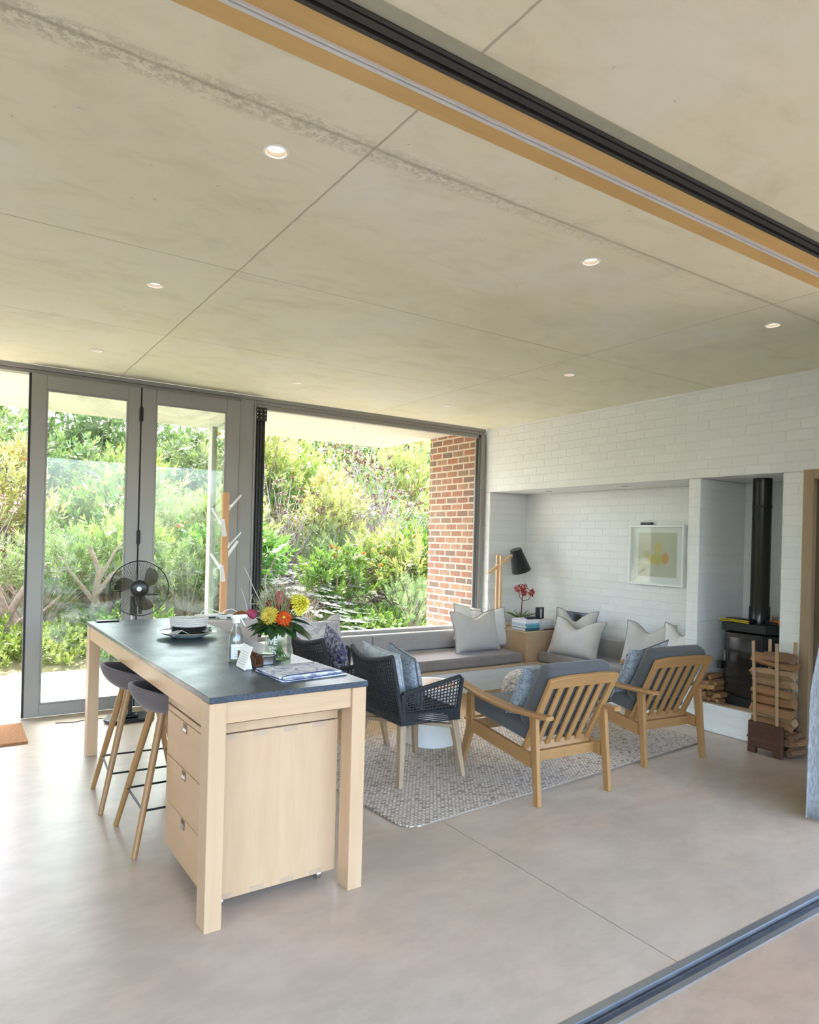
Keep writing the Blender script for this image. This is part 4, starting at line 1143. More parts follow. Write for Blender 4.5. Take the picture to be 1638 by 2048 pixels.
for i, ((z, rz, L_, ry, _), lb) in enumerate(zip(stack, hl)):
    o = log_mesh(L_ * .92, .046 if i not in (8, 9) else .054, 70 + i, 'firewood_log'); o.data.materials.clear(); o.data.materials.append(M[mats[i]])
    o.scale = (1, random.uniform(1.2, 1.7), random.uniform(.85, 1.15))
    o.location = (5.28 + .118 + (.012 if i % 2 else -.01), 2.90 + (-.03 if i == 10 else 0), z); o.rotation_euler = (random.uniform(-.5, .5), R(ry) * .8, R(90 + rz))
    tag(o, lb, 'firewood', 'split logs in the log holder')
for i, (x, y, z) in enumerate(((5.42, 2.725, .10), (5.45, 2.72, .175), (5.40, 2.735, .225))):
    o = log_mesh(.20, .034, 95 + i, 'firewood_log'); o.data.materials.clear(); o.data.materials.append(M['log_dark' if i != 1 else 'log'])
    o.location = (x + .02, y, z - .055); o.rotation_euler = (0, 0, R(8 * (i - 1)))
    tag(o, ['dark log on the floor at the door side of the log holder', 'brown log resting on the floor logs at the holder\'s door side', 'short dark log topmost of the three beside the holder'][i], 'firewood', 'loose logs beside the log holder')

# ------------------------------------------------------------------ pedestal fan
fn = empty('pedestal_fan', (1.30, 6.20, 0), 'black pedestal fan with round wire cage in front of the glazed doors', 'fan')
b = MB(); b.prism([(-.17, -.12, .008), (.17, -.12, .008), (.21, .0, .008), (.15, .14, .008), (-.15, .14, .008), (-.21, .0, .008)], (0, 0, .022)); b.box(-.06, .06, -.05, .05, .03, .055)
b.build('base', M['black_gloss'], fn, bevel=.008)
for x, y in ((-.17, -.06), (.17, -.06), (-.13, .11), (.13, .11)): MB().tube([(x, y, 0), (x, y, .010)], .012, 10).build('foot', M['black_plastic'], fn)
MB().tube([(0, 0, .05), (0, 0, .55)], .018, 12).build('lower_pole', M['black_plastic'], fn)
MB().tube([(0, 0, .55), (0, 0, .93)], .011, 12).build('upper_pole', M['chrome'], fn)
MB().lathe([(.018, .53), (.026, .55), (.026, .60), (.014, .62)], 16).build('height_collar', M['black_plastic'], fn)
hz_ = 1.13; ya = R(-14)
HM = Matrix.Translation((.035, -.085, hz_)) @ Matrix.Rotation(ya, 4, 'Z') @ Matrix.Rotation(R(90), 4, 'X')   # local z -> facing -Y
MB().box(-.022, .022, -.02, .02, .90, 1.06).build('neck', M['black_plastic'], fn, bevel=.005)
MB().lathe([(0, -.16), (.04, -.155), (.055, -.11), (.055, -.03), (.03, -.015), (0, -.015)], 24, M=HM).build('motor', M['black_gloss'], fn)
cg = MB(); RR = .232
for k in range(72):
    a = 2 * PI * k / 72; pts = []
    for s in range(7):
        q = s / 6; r_ = .055 + (RR - .055) * q; z = .055 * math.cos(q * PI / 2) ** .7
        sw = a + .18 * (1 - q); pts.append(HM @ Vector((r_ * math.cos(sw), r_ * math.sin(sw), z)))
    cg.tube(pts, .0013, 3)
cg.build('front_grille', M['black_plastic'], fn)
cg = MB()
for k in range(48):
    a = 2 * PI * k / 48; pts = []
    for s in range(6):
        q = s / 5; r_ = .05 + (RR - .05) * q; pts.append(HM @ Vector((r_ * math.cos(a), r_ * math.sin(a), -.07 * math.cos(q * PI / 2) ** .7)))
    cg.tube(pts, .0009, 3)
cg.build('rear_grille', M['black_plastic'], fn)
MB().tube([HM @ Vector((RR * math.cos(t_), RR * math.sin(t_), 0)) for t_ in [2 * PI * k / 64 for k in range(64)]], .0048, 8, True).build('cage_rim', M['black_gloss'], fn)
hb = MB().lathe([(0, .074), (.055, .071), (.072, .062), (.075, .050), (0, .050)], 32, M=HM).build('hub_cap', M['black_plastic'], fn, angle=50)
MB().lathe([(0, .0765), (.020, .0750), (.020, .072)], 20, M=HM).build('badge', M['white_plastic'], hb)
for k in range(3):
    a0 = 2 * PI * k / 3 + .5
    def bl(u, v, a0=a0):
        r_ = .03 + .165 * u; wd = (.45 + .55 * math.sin(PI * min(1, u * .9 + .1)) ** .7)
        a = a0 + (v - .5) * .95 * wd + .45 * u; return HM @ Vector((r_ * math.cos(a), r_ * math.sin(a), .012 * (v - .5) * 2))
    g = MB(); g.grid(bl, 10, 8); g.build('blade', glass('smoked_fan_blade', (.52, .50, .42), 1.0), fn, solid=.002)
MB().tube([(-.19, .10, .012), (-.30, .16, .005), (-.42, .12, .005), (-.55, .16, .005)], .0035, 6).build('cord', M['black_plastic'], fn)

# ------------------------------------------------------------------ coat rack
rk = empty('coat_rack', (2.14, 6.36, 0), 'orange pine coat post with white folding pegs by the window stack', 'coat rack')
MB().box(-.030, .030, -.024, .024, .03, 2.0).build('post', M['rackwood'], rk, bevel=.002, smooth=False)
MB().lathe([(0, 0), (.17, 0), (.17, .025), (.05, .032), (0, .032)], 32).build('base', M['rackwood'], rk, angle=40)
def peg(z, d, L_=.155):
    dx, dy = d; n_ = Vector((dx, dy, 0)).normalized(); s_ = Vector((-n_.y, n_.x, 0))
    o = n_ * .026 if abs(dy) > .5 else n_ * .031
    p = MB(); w_ = .024
    a = Vector((0, 0, z)) + o
    pts = [a - s_ * w_ * .9 + Vector((0, 0, -.028)), a + s_ * w_ * .9 + Vector((0, 0, -.028)), a + s_ * w_ * .6 + n_ * L_ * .78 + Vector((0, 0, .115)), a - s_ * w_ * .6 + n_ * L_ * .78 + Vector((0, 0, .115))]
    p.prism(pts, Vector((0, 0, .016)) + n_ * -.004)
    p.box(-.012, .012, -.012, .012, -.028, .028, Matrix.Translation(a))
    p.build('peg', M['white_paint'], rk, bevel=.002, smooth=False)
    MB().tube([a + n_ * .012, a + n_ * .0145], .005, 8).build('screw', M['hardware'], rk)
for z, d in ((1.86, (1, 0)), (1.72, (-1, -.35)), (1.615, (-.5, -1)), (1.505, (1, -.4)), (1.42, (1, .3)), (1.30, (-1, -.35)), (1.19, (-.5, -1))): peg(z, d)

# ------------------------------------------------------------------ draped console with bags
cs = empty('console_table', (1.62, 5.58, 0), 'high console table under a rose-beige linen cloth behind the island', 'table')
for x, y in ((.03, .03), (.52, .03), (.03, .42), (.52, .42)): MB().box(x - .02, x + .02, y - .02, y + .02, 0, .86).build('leg', M['ply'], cs, smooth=False, bevel=.002)
MB().box(0, .55, 0, .45, .86, .885).build('table_top', M['ply_x'], cs, smooth=False, bevel=.002)
cl = MB()
def cloth(u, v):
    # perimeter u, depth v: falls down outside the top with folds
    per = [(-.008, -.008), (.558, -.008), (.558, .458), (-.008, .458)]
    k = u * 4; i = int(k) % 4; f_ = k - int(k); a = Vector(per[i]); b = Vector(per[(i + 1) % 4]); p = a.lerp(b, f_)
    o = (p - Vector((.275, .225))); o.normalize()
    w_ = .010 * v * (1 + math.sin(u * 46)) 
    return (p.x + o.x * (w_ + .004), p.y + o.y * (w_ + .004), .889 - .42 * v)
g = cl.grid(cloth, 96, 8, True)
cl.face([g[i][0] for i in range(96)])
tc = tag(cl.build('tablecloth', M['table_linen'], None, angle=60, solid=.003), 'rose-beige linen cloth hanging over the console behind the island', 'tablecloth'); tc.location = (1.62, 5.58, 0)
def pouch(x, y, rz, lab, mat=M['linen_white'], h_=.03):
    e = empty('linen_pouch', (x, y, .891), lab, 'pouch', rz, 'folded pouches on the console')
    MB().box(-.13, .13, -.08, .08, 0, h_).build('pouch_body', mat, e, bevel=.012, seg=3)
    MB().tube([(.10, -.02, h_), (.05, -.06, h_ + .02), (-.02, .0, h_ + .05), (-.06, .04, h_ + .035), (-.10, .0, h_ + .01), (-.13, -.05, h_ - .02)], .004, 6).build('cord', M['white_plastic'], e)
    MB().box(-.07, .0, -.083, -.079, .008, .022).build('tab', M['black_plastic'], e, smooth=False)
pouch(1.86, 5.80, R(4), 'folded white linen pouch with a looped cord, middle of the console'); pouch(2.02, 5.72, R(-8), 'folded white linen pouch at the window end of the console')
lt = MB(); lt.grid(lambda u, v: ((u - .5) * .16 * (1 - .5 * abs(2 * v - 1) ** 2), (v - .5) * .08, .003 + .035 * math.sin(u * PI) * math.sin(v * PI)), 14, 10)
lt.box(-.07, .07, -.035, .035, .001, .005)
t = tag(lt.build('leather_pouch', M['leather'], None), 'small red-brown leather pouch at the edge of the console', 'pouch'); t.location = (2.06, 5.64, .928); t.rotation_euler.z = R(-12)
# ------------------------------------------------------------------ things on the island
T = TOP + .0006
ph2 = tag(MB().box(-.075, .075, -.038, .038, 0, .010).build('mobile_phone', M['black_plastic'], None, bevel=.004), 'black mobile phone at the far corner of the island', 'phone'); ph2.location = (.955, 5.37, T); ph2.rotation_euler.z = R(3)
pt = empty('serving_plate', (1.255, 4.40, T), 'blue-grey patterned plate in the middle of the island holding a basket', 'plate')
MB().lathe([(0, 0), (.085, 0), (.095, .004), (.175, .034), (.178, .038), (.172, .039), (.095, .012), (0, .010)], 48).build('plate_body', M['ceramic'], pt, angle=60)
MB().lathe([(.168, .0395), (.178, .0395), (.180, .036), (.176, .0345)], 48).build('plate_rim', M['chrome'], pt)
bs = empty('rope_basket', (1.27, 4.42, T + .013), 'oval coiled rope basket, white above and black below, on the plate', 'basket', R(-20))
def coil(k, c): 
    mb = MB()
    for i in k:
        z = .006 + i * .0130; g_ = 1 + .045 * i * .5
        mb.tube([(.098 * g_ * math.cos(a) * (1 if True else 0), .060 * g_ * math.sin(a), z + .006 * abs(math.cos(a)) * i / 7) for a in [2 * PI * j / 40 for j in range(40)]], .0078, 6, True)
    mb.build('coiled_rim' if c else 'coiled_base', M['white_plastic'] if c else M['black_plastic'], bs)
M['rope_white'] = plain('white_cotton_rope', (.70, .67, .62), .9, 0, .1, 60, .4)
coil(range(0, 4), 0); coil(range(4, 8), 1)
bs.children[1].data.materials.clear(); bs.children[1].data.materials.append(M['rope_white'])
MB().lathe([(0, .006), (.055, .006), (.057, .078), (0, .078)], 28, M=Matrix.Diagonal((1.55, 1, 1, 1))).build('folded_napkin', M['rope_white'], bs)
for (dx, dy, rz, lab) in ((-.07, -.075, 20, 'grey striped napkin point in front of the basket on the plate'), (.12, .0, 80, 'dark green checked napkin beside the basket on the plate')):
    nk = MB(); nk.grid(lambda u, v: ((u - .5) * .12, (v - .5) * .06, .004 + .032 * (1 - abs(2 * u - 1)) * (1 - .6 * v) + .012 * v), 10, 6)
    o = tag(nk.build('napkin', M['pale_lace'] if dx < 0 else pattern('dark_check', (.05, .08, .06), (.45, .47, .42), 60), None, solid=.003), lab, 'napkin'); o.location = (1.255 + dx, 4.40 + dy, T + .020); o.rotation_euler = (0, 0, R(rz))
# spray bottle
sp = empty('spray_bottle', (1.225, 3.425, T), 'clear spray bottle with white trigger head on the island', 'bottle', R(15))
MB().lathe([(0, 0), (.034, 0), (.037, .004), (.037, .105), (.034, .135), (.020, .175), (.013, .195), (.013, .205)], 28).build('bottle_body', M['glass_clear'], sp, angle=50, solid=.0015)
MB().lathe([(0, .003), (.0345, .003), (.0345, .075), (0, .075)], 24).build('liquid', glass('clear_liquid', (.93, .95, .95), .5), sp)
lb = MB(); lb.grid(lambda u, v: (.0383 * math.cos(R(200 + 150 * u)), .0383 * math.sin(R(200 + 150 * u)), .022 + .075 * v), 12, 2)
lbo = lb.build('label', M['white_plastic'], sp)
def text_mesh(name, body, size, mat, parent, loc, rot=(0, 0, 0), ext=.0004, wrap=None, bold=0):
    cu_ = bpy.data.curves.new(name, 'FONT'); cu_.body = body; cu_.size = size; cu_.extrude = ext; cu_.align_x = 'CENTER'; cu_.offset = bold
    o_ = bpy.data.objects.new(name, cu_); C.objects.link(o_); dg = bpy.context.evaluated_depsgraph_get(); dg.update()
    me = bpy.data.meshes.new_from_object(o_.evaluated_get(dg)); bpy.data.objects.remove(o_); bpy.data.curves.remove(cu_)
    if wrap:
        r_, a0, z0 = wrap
        for v in me.vertices:
            a = a0 + v.co.x / r_; rr_ = r_ + v.co.z + .0008; v.co = Vector((rr_ * math.cos(a), rr_ * math.sin(a), z0 + v.co.y))
    me.materials.clear(); me.materials.append(mat)
    n_ = bpy.data.objects.new(name, me); C.objects.link(n_); n_.parent = parent
    if not wrap: n_.location = loc; n_.rotation_euler = rot
    return n_
ln = MB()
for k in range(5): ln.grid(lambda u, v: (.0388 * math.cos(R(225 + (85 if k else 50) * u)), .0388 * math.sin(R(225 + (85 if k else 50) * u)), .034 + .011 * k + .002 * v), 8, 1)
ln.build('label_print', plain('grey_print', (.30, .33, .33), .6), lbo, smooth=False)
hd = MB(); hd.box(-.028, .058, -.011, .011, .225, .243); hd.box(-.016, .016, -.012, .012, .200, .228); hd.prism([(.020, -.005, .226), (.030, -.005, .226), (.058, -.005, .180), (.052, -.005, .178)], (0, .010, 0)); hd.box(.055, .064, -.008, .008, .228, .241)
hd.build('trigger_head', M['white_plastic'], sp, bevel=.003)
MB().tube([(0, 0, .20), (.004, 0, .02)], .0022, 6).build('dip_tube', M['white_plastic'], sp)
# acrylic sign
sg = empty('acrylic_sign', (1.190, 3.255, T), 'small white leaning acrylic notice beside the spray bottle', 'sign', R(-93))
SM = Matrix.Rotation(R(-18), 4, 'X')
b = MB(); b.box(-.070, .070, -.0025, .0025, .002, .118, SM); b.build('panel', M['white_plastic'], sg, bevel=.001, smooth=False)
b = MB(); b.prism([(-.05, .0, .001), (-.05, .045, .001), (-.05, .030, .07)], (.004, 0, 0)); b.prism([(.046, .0, .001), (.046, .045, .001), (.046, .030, .07)], (.004, 0, 0)); b.build('stand', M['white_plastic'], sg, smooth=False)
b = MB(); random.seed(2)
for k in range(6):
    w_ = random.uniform(.030, .050); b.box(-w_, w_, -.0032, -.0024, .022 + k * .012, .0245 + k * .012, SM)
b.build('notice_print', plain('pale_grey_print', (.42, .45, .46), .6), sg, smooth=False)
# wooden caddy, steel sugar pot
wb = empty('wooden_caddy', (1.265, 3.325, T), 'dark walnut angled wooden holder between the notice and the steel pot', 'holder', R(-62))
b = MB(); b.prism([(-.055, -.03, 0), (.06, -.03, 0), (.06, -.03, .035), (.035, -.03, .052), (-.055, -.03, .072)], (0, .006, 0)); b.prism([(-.055, .03, 0), (.06, .03, 0), (.06, .03, .035), (.035, .03, .052), (-.055, .03, .072)], (0, .006, 0))
b.build('side_panel', M['walnut'], wb, smooth=False, bevel=.001)
MB().box(-.053, .058, -.024, .03, 0, .006).build('bottom', M['walnut'], wb, smooth=False)
stp = empty('steel_pot', (1.352, 3.330, T), 'brushed stainless steel pot in front of the flower vase', 'pot')
MB().lathe([(0, 0), (.046, 0), (.049, .003), (.049, .040), (.050, .042), (.050, .044), (0, .044)], 40).build('pot_body', M['steel'], stp, angle=40)
MB().lathe([(.052, .044), (.052, .048), (.046, .051), (.020, .052), (0, .052)], 40).build('lid', M['steel'], stp, angle=40)
# folded marbled cloth
fc = empty('folded_cloth', (1.405, 3.02, T), 'folded blue and white marbled cloth with navy edging on the island', 'cloth', R(6))
def fold(z, w_, d_, x0=0, y0=0, sk=0):
    mb = MB()
    mb.grid(lambda u, v: (x0 + (u - .5) * w_ + sk * (v - .5), y0 + (v - .5) * d_, z + .0035 * math.sin(u * 7 + v * 3) * (1 if z > .01 else .2) + .004), 16, 12); return mb
fold(.0, .345, .30, 0, 0, .02).build('lower_layer', M['marble_cloth'], fc, solid=.006)
fold(.0095, .33, .27, -.005, .012, .02).build('upper_layer', M['marble_cloth'], fc, solid=.006)
eg = MB()
eg.tube([(-.175, -.148, .006), (-.05, -.150, .007), (.10, -.146, .008), (.155, -.142, .009), (.168, -.128, .010), (.155, -.110, .014), (.10, -.09, .019), (-.02, -.095, .018), (-.12, -.10, .019), (-.165, -.118, .017), (-.178, -.135, .012)], .0026, 6)
eg.tube([(-.175, -.148, .010), (-.19, .0, .011), (-.165, .13, .011)], .0022, 6)
eg.build('navy_edging', M['navy'], fc)
# vase of flowers
vs = empty('flower_vase', (1.462, 3.435, T), 'lettered glass jar filled with proteas, dahlias and greenery', 'vase')
MB().lathe([(0, 0), (.062, 0), (.068, .006), (.069, .02), (.069, .135), (.066, .146), (.053, .152), (.053, .158), (.056, .160), (.056, .170), (.053, .172)], 40).build('jar', M['glass_clear'], vs, angle=50, solid=.002)
MB().lathe([(0, .004), (.0655, .004), (.0655, .135), (0, .135)], 36).build('water', M['water'], vs, angle=50)
MB().lathe([(.0545, .156), (.0565, .157), (.0565, .168), (.0545, .169)], 36).build('neck_ring', M['chrome'], vs)
AV = math.atan2(-3.435, -1.462) - .48
text_mesh('lettering', 'IVE', .042, M['white_plastic'], vs, None, wrap=(.0697, AV, .084), bold=.0009)
text_mesh('lettering', 'YOU', .022, M['white_plastic'], vs, None, wrap=(.0697, AV, .060), bold=.0005)
text_mesh('lettering', 'CO', .034, M['white_plastic'], vs, None, wrap=(.0697, AV - .03, .028), bold=.0008)
random.seed(21)
stg = MB()
for k in range(22):
    a = random.uniform(0, 2 * PI); r0_ = random.uniform(.01, .05); a2 = a + random.uniform(1.5, 3)
    stg.tube([(r0_ * math.cos(a), r0_ * math.sin(a), .01), (.5 * r0_ * math.cos(a2), .5 * r0_ * math.sin(a2), .09), (.04 * math.cos(a2), .04 * math.sin(a2), .19)], random.uniform(.002, .004), 6)
stg.build('stems', M['stem_green'], vs)
Vr = Vector((math.cos(YAW), -math.sin(YAW), 0)); Vf = Vector((-math.sin(YAW), -math.cos(YAW), 0))   # right / towards the room side
def vp(r_, f_, z): return Vr * r_ + Vf * f_ + Vector((0, 0, z))
def leaf_blade(mb, p, d, L_, w_, droop=.3, n=5):
    d = d.normalized(); s_ = d.cross(Vector((0, 0, 1))); s_ = s_.normalized() if s_.length > .1 else Vector((1, 0, 0)); prev = None
    for k in range(n + 1):
        t_ = k / n; q = p + d * L_ * t_ + Vector((0, 0, -droop * L_ * t_ * t_)); ww = w_ * math.sin(PI * min(.97, t_ * .92 + .06)) ** .8 * .5
        a = mb.bm.verts.new(q - s_ * ww); c = mb.bm.verts.new(q + Vector((0, 0, -ww * .35))); b = mb.bm.verts.new(q + s_ * ww)
        if prev: mb.face([prev[0], prev[1], c, a]); mb.face([prev[1], prev[2], b, c])
        prev = (a, c, b)
lf = MB()
for k in range(34):
    a = k * 2.39; e_ = random.uniform(-.2, .8)
    d = Vector((math.cos(a), math.sin(a), e_)); leaf_blade(lf, Vector((.035 * math.cos(a), .035 * math.sin(a), random.uniform(.165, .21))), d, random.uniform(.09, .15), random.uniform(.06, .085), .45)
lf.build('leaves', M['vase_leaf'], vs)
# fine grey-green twigs fanning out
tw = MB()
for k in range(130):
    a = random.uniform(0, 2 * PI); sp_ = random.uniform(.03, .15); H_ = random.uniform(.26, .44) - sp_ * .5
    base = Vector((.02 * math.cos(a), .02 * math.sin(a), .17)); tip = Vector((sp_ * math.cos(a), sp_ * math.sin(a), H_)) + Vr * -.015
    midp = base.lerp(tip, .5) + Vector((random.uniform(-.012, .012), random.uniform(-.012, .012), .01))
    tw.tube([base, midp, tip], [.0020, .0017, .0011], 3)
    for q in range(3):
        s0 = base.lerp(tip, random.uniform(.45, .9)); tw.tube([s0, s0 + Vector((random.uniform(-.03, .03), random.uniform(-.03, .03), random.uniform(.02, .05)))], [.0014, .0009], 3)
tw.build('fine_twigs', plain('sage_twig', (.27, .29, .13), .8), vs)
tw = MB()
for (pts) in ([(-.02, .02, .2), (-.09, .02, .29), (-.135, .01, .37), (-.17, .0, .44), (-.19, 0, .48)], [(-.03, .0, .21), (-.10, .02, .25), (-.165, .02, .26), (-.185, .02, .33), (-.20, .02, .37)], [(-.0, .0, .2), (-.06, .02, .34), (-.08, .0, .40), (-.07, 0, .45)], [(-.03, 0, .2), (-.11, .04, .22), (-.14, .05, .20), (-.17, .05, .215)], [(-.10, .02, .29), (-.15, .03, .29), (-.14, .02, .34)]):
    tw.tube([vp(*p_) for p_ in pts], [.0030 - .0004 * i for i in range(len(pts))], 5)
tw.build('curly_twigs', plain('pale_curly_twig', (.58, .54, .46), .7), vs)
# dahlia heads built from petals
def bloom(c, face, R_, rings, mat, name, cup=.35, pw=.5, centre=None, thick=.8):
    face = face.normalized(); a_ = face.orthogonal().normalized(); b_ = face.cross(a_); mb = MB()
    for ri, (rad, n_, lift, L_) in enumerate(rings):
        for k in range(n_):
            t_ = 2 * PI * (k + .5 * (ri % 2)) / n_ + random.uniform(-.06, .06); o = a_ * math.cos(t_) + b_ * math.sin(t_); tng = face.cross(o); prev = None
            for q in range(5):
                s_ = q / 4; p = c + o * (rad * R_ + L_ * R_ * s_) + face * R_ * (lift + cup * (1 - s_) * 0 + thick * lift * s_ - .25 * s_ * s_ * (1 - lift)); ww = pw * R_ * L_ * .5 * math.sin(PI * (.12 + .80 * s_)) ** .7
                A = mb.bm.verts.new(p - tng * ww + face * ww * .7); B = mb.bm.verts.new(p); D = mb.bm.verts.new(p + tng * ww + face * ww * .7)
                if prev: mb.face([prev[0], prev[1], B, A]); mb.face([prev[1], prev[2], D, B])
                prev = (A, B, D)
    o_ = mb.build(name, mat, vs)
    if centre:
        m2 = MB(); 
        for k in range(30):
            t_ = k * 2.4; q = .16 * R_ * (k / 30) ** .5; p = c + (a_ * math.cos(t_) + b_ * math.sin(t_)) * q + face * R_ * .22
            m2.tube([p, p + face * .006], [.0025, .0018], 5)
        m2.build('flower_centre', centre, o_)
    return o_
cam_d = Vf + Vector((0, 0, .25))
full = [(.05, 24, -.05, .95), (.05, 22, .12, .85), (.05, 18, .28, .70), (.04, 14, .40, .52), (.02, 9, .50, .34)]
bloom(vp(-.038, .075, .238), cam_d + Vr * -.15, .052, full, M['petal_yellow'], 'yellow_dahlia', pw=.30)
bloom(vp(.040, .080, .226), cam_d + Vr * .25 + Vector((0, 0, .2)), .045, [(.15, 14, -.02, .85), (.12, 12, .1, .75), (.1, 10, .2, .55)], M['petal_orange'], 'orange_zinnia', pw=.50, centre=M['petal_yellow'])
bloom(vp(.115, .02, .295), Vr * .8 + Vector((0, 0, .3)) + Vf * .25, .062, full, M['petal_yellow'], 'yellow_dahlia', pw=.30)
def bud(c, ax, L_, r_, mat, name, n=26):
    ax = ax.normalized(); a_ = ax.orthogonal().normalized(); b_ = ax.cross(a_); mb = MB()
    for ring in range(3):
        for k in range(n // 2):
            t_ = 2 * PI * (k + .5 * (ring % 2)) / (n // 2); o = a_ * math.cos(t_) + b_ * math.sin(t_); tng = ax.cross(o); prev = None; sh = 1 - ring * .13
            for q in range(6):
                s_ = q / 5; rr_ = r_ * (math.sin(PI * (.18 + .68 * s_)) ** .8) * (1 + .10 * ring); ww = r_ * .30 * math.sin(PI * (.15 + .78 * s_)) ** .7
                p = c + ax * L_ * sh * s_ + o * rr_; A = mb.bm.verts.new(p - tng * ww); B = mb.bm.verts.new(p + tng * ww)
                if prev: mb.face([prev[0], prev[1], B, A])
                prev = (A, B)
    return mb.build(name, mat, vs)
bud(vp(.005, .02, .285), Vector((0, 0, 1)) + Vr * .05, .075, .030, M['petal_pink'], 'pink_protea')
for (r_, f_, z, s_) in ((-.035, .03, .265, 1), (.045, .02, .27, 1), (.0, .035, .262, .8), (.06, .0, .29, .8)):
    bud(vp(r_, f_, z), Vector((0, 0, 1)) + Vr * r_ * 8, .05 * s_, .022 * s_, M['petal_red'], 'dark_red_protea', 20)
bud(vp(-.115, .03, .225), Vector((0, 0, .6)) - Vr * 1, .055, .022, M['petal_pink'], 'pink_protea', 18)

# ------------------------------------------------------------------ curtain at the right edge
cm = MB()
def cur(u, v):
    # u along the rail, v from top to hem
    x = 4.34 + .9 * u - .10 * min(1, v * 1.3) * (1 - u)
    y = 1.772 + (.25 * min(1, v * 1.35) ** 1.1) * (1 - .6 * u) + (.012 + .038 * v) * math.sin(u * 60 + 1.2 * math.sin(v * 2)) 
    return (x, y, 2.975 - 2.955 * v)
cm.grid(cur, 160, 24)
cu_ = tag(cm.build('curtain', M['curtain'], None, angle=80, solid=.0015), 'sheer blue-grey curtain hanging from the rail at the door', 'curtain')
hm = MB(); hm.tube([cur(0, k / 24) for k in range(25)], .004, 6); hm.build('edge_seam', M['curtain'], cu_)
# ------------------------------------------------------------------ garden
def leafq(bm, p, d, L_, w_, nrm):
    s_ = d.cross(nrm)
    if s_.length < 1e-4: s_ = d.orthogonal()
    s_.normalize(); m_ = p + d * L_ * .5
    a = bm.verts.new(p); b = bm.verts.new(m_ + s_ * w_ * .5); c = bm.verts.new(p + d * L_); e = bm.verts.new(m_ - s_ * w_ * .5)
    bm.faces.new((a, b, c, e))
def rv(z=0): return Vector((random.gauss(0, 1), random.gauss(0, 1), random.gauss(0, 1) + z)).normalized()
def crown(nt, nl, rx, rz, z0, L_, w_, up_=.8, spread=.9, shell=.55, seed=0, rosette=True, gap=0):
    """leaf clusters on twig tips inside an ellipsoid crown"""
    random.seed(seed); bm = bmesh.new(); tips = []
    lob = [(rv() * .45, random.uniform(.45, .7)) for _ in range(9)]
    while len(tips) < nt:
        c_, r_ = random.choice(lob); d = rv(.3) * r_ * random.uniform(shell, 1)
        p = c_ + d
        if p.length > 1.1: continue
        tips.append((Vector((p.x * rx, p.y * rx, z0 + rz * (p.z * .5 + .5))), d.normalized()))
    for p, d in tips:
        if p.z < .05: continue
        ax = (d * spread + Vector((0, 0, up_))).normalized()
        for k in range(nl):
            t_ = k / nl; o = rv(); o = (o - ax * o.dot(ax)).normalized()
            dr_ = (ax * (.35 + .75 * t_) + o * (1.0 - .55 * t_)).normalized() if rosette else (ax + rv() * .9).normalized()
            leafq(bm, p + ax * L_ * (t_ - .3) * 1.6, dr_, L_ * random.uniform(.7, 1.15), w_ * random.uniform(.8, 1.2), ax)
    return bm, tips
def mk(name, bm, mat, parent):
    me = bpy.data.meshes.new(name); bm.to_mesh(me); bm.free(); me.materials.append(mat)
    o = bpy.data.objects.new(name, me); C.objects.link(o); o.parent = parent; return o
def branches(tips, n, h0, rad, seed, mat, parent, name='branches', lean=0, wig=.08):
    random.seed(seed); mb = MB(); hubs = [Vector((random.uniform(-.08, .08), random.uniform(-.08, .08), 0)) for _ in range(4)]
    for p, d in random.sample(tips, min(n, len(tips))):
        b = random.choice(hubs); m1_ = b.lerp(p, .35) + Vector((random.uniform(-wig, wig), random.uniform(-wig, wig), h0)); m2_ = b.lerp(p, .72) + Vector((random.uniform(-wig, wig), random.uniform(-wig, wig), h0 * .7))
        mb.tube([b, m1_, m2_, p], [rad, rad * .75, rad * .45, rad * .18], 5)
    return mb.build(name, mat, parent)
def heads(tips, n, r_, seed, mat, parent, name='flower_heads', lift=.03):
    random.seed(seed); mb = MB()
    top = sorted(tips, key=lambda t_: -t_[0].z + random.uniform(0, .9))[:n]
    for p, d in top:
        c_ = p + Vector((0, 0, lift)) + d * .05
        for k in range(14):
            q = rv(.4); mb.beam(c_ + q * r_ * .3, c_ + q * r_ * random.uniform(.8, 1.2), r_ * .42, r_ * .16, r_ * .12, r_ * .08, side=(.3, .5, .8))
    o_ = mb.build(name, mat, parent, smooth=False); o_['kind'] = 'stuff'; return o_
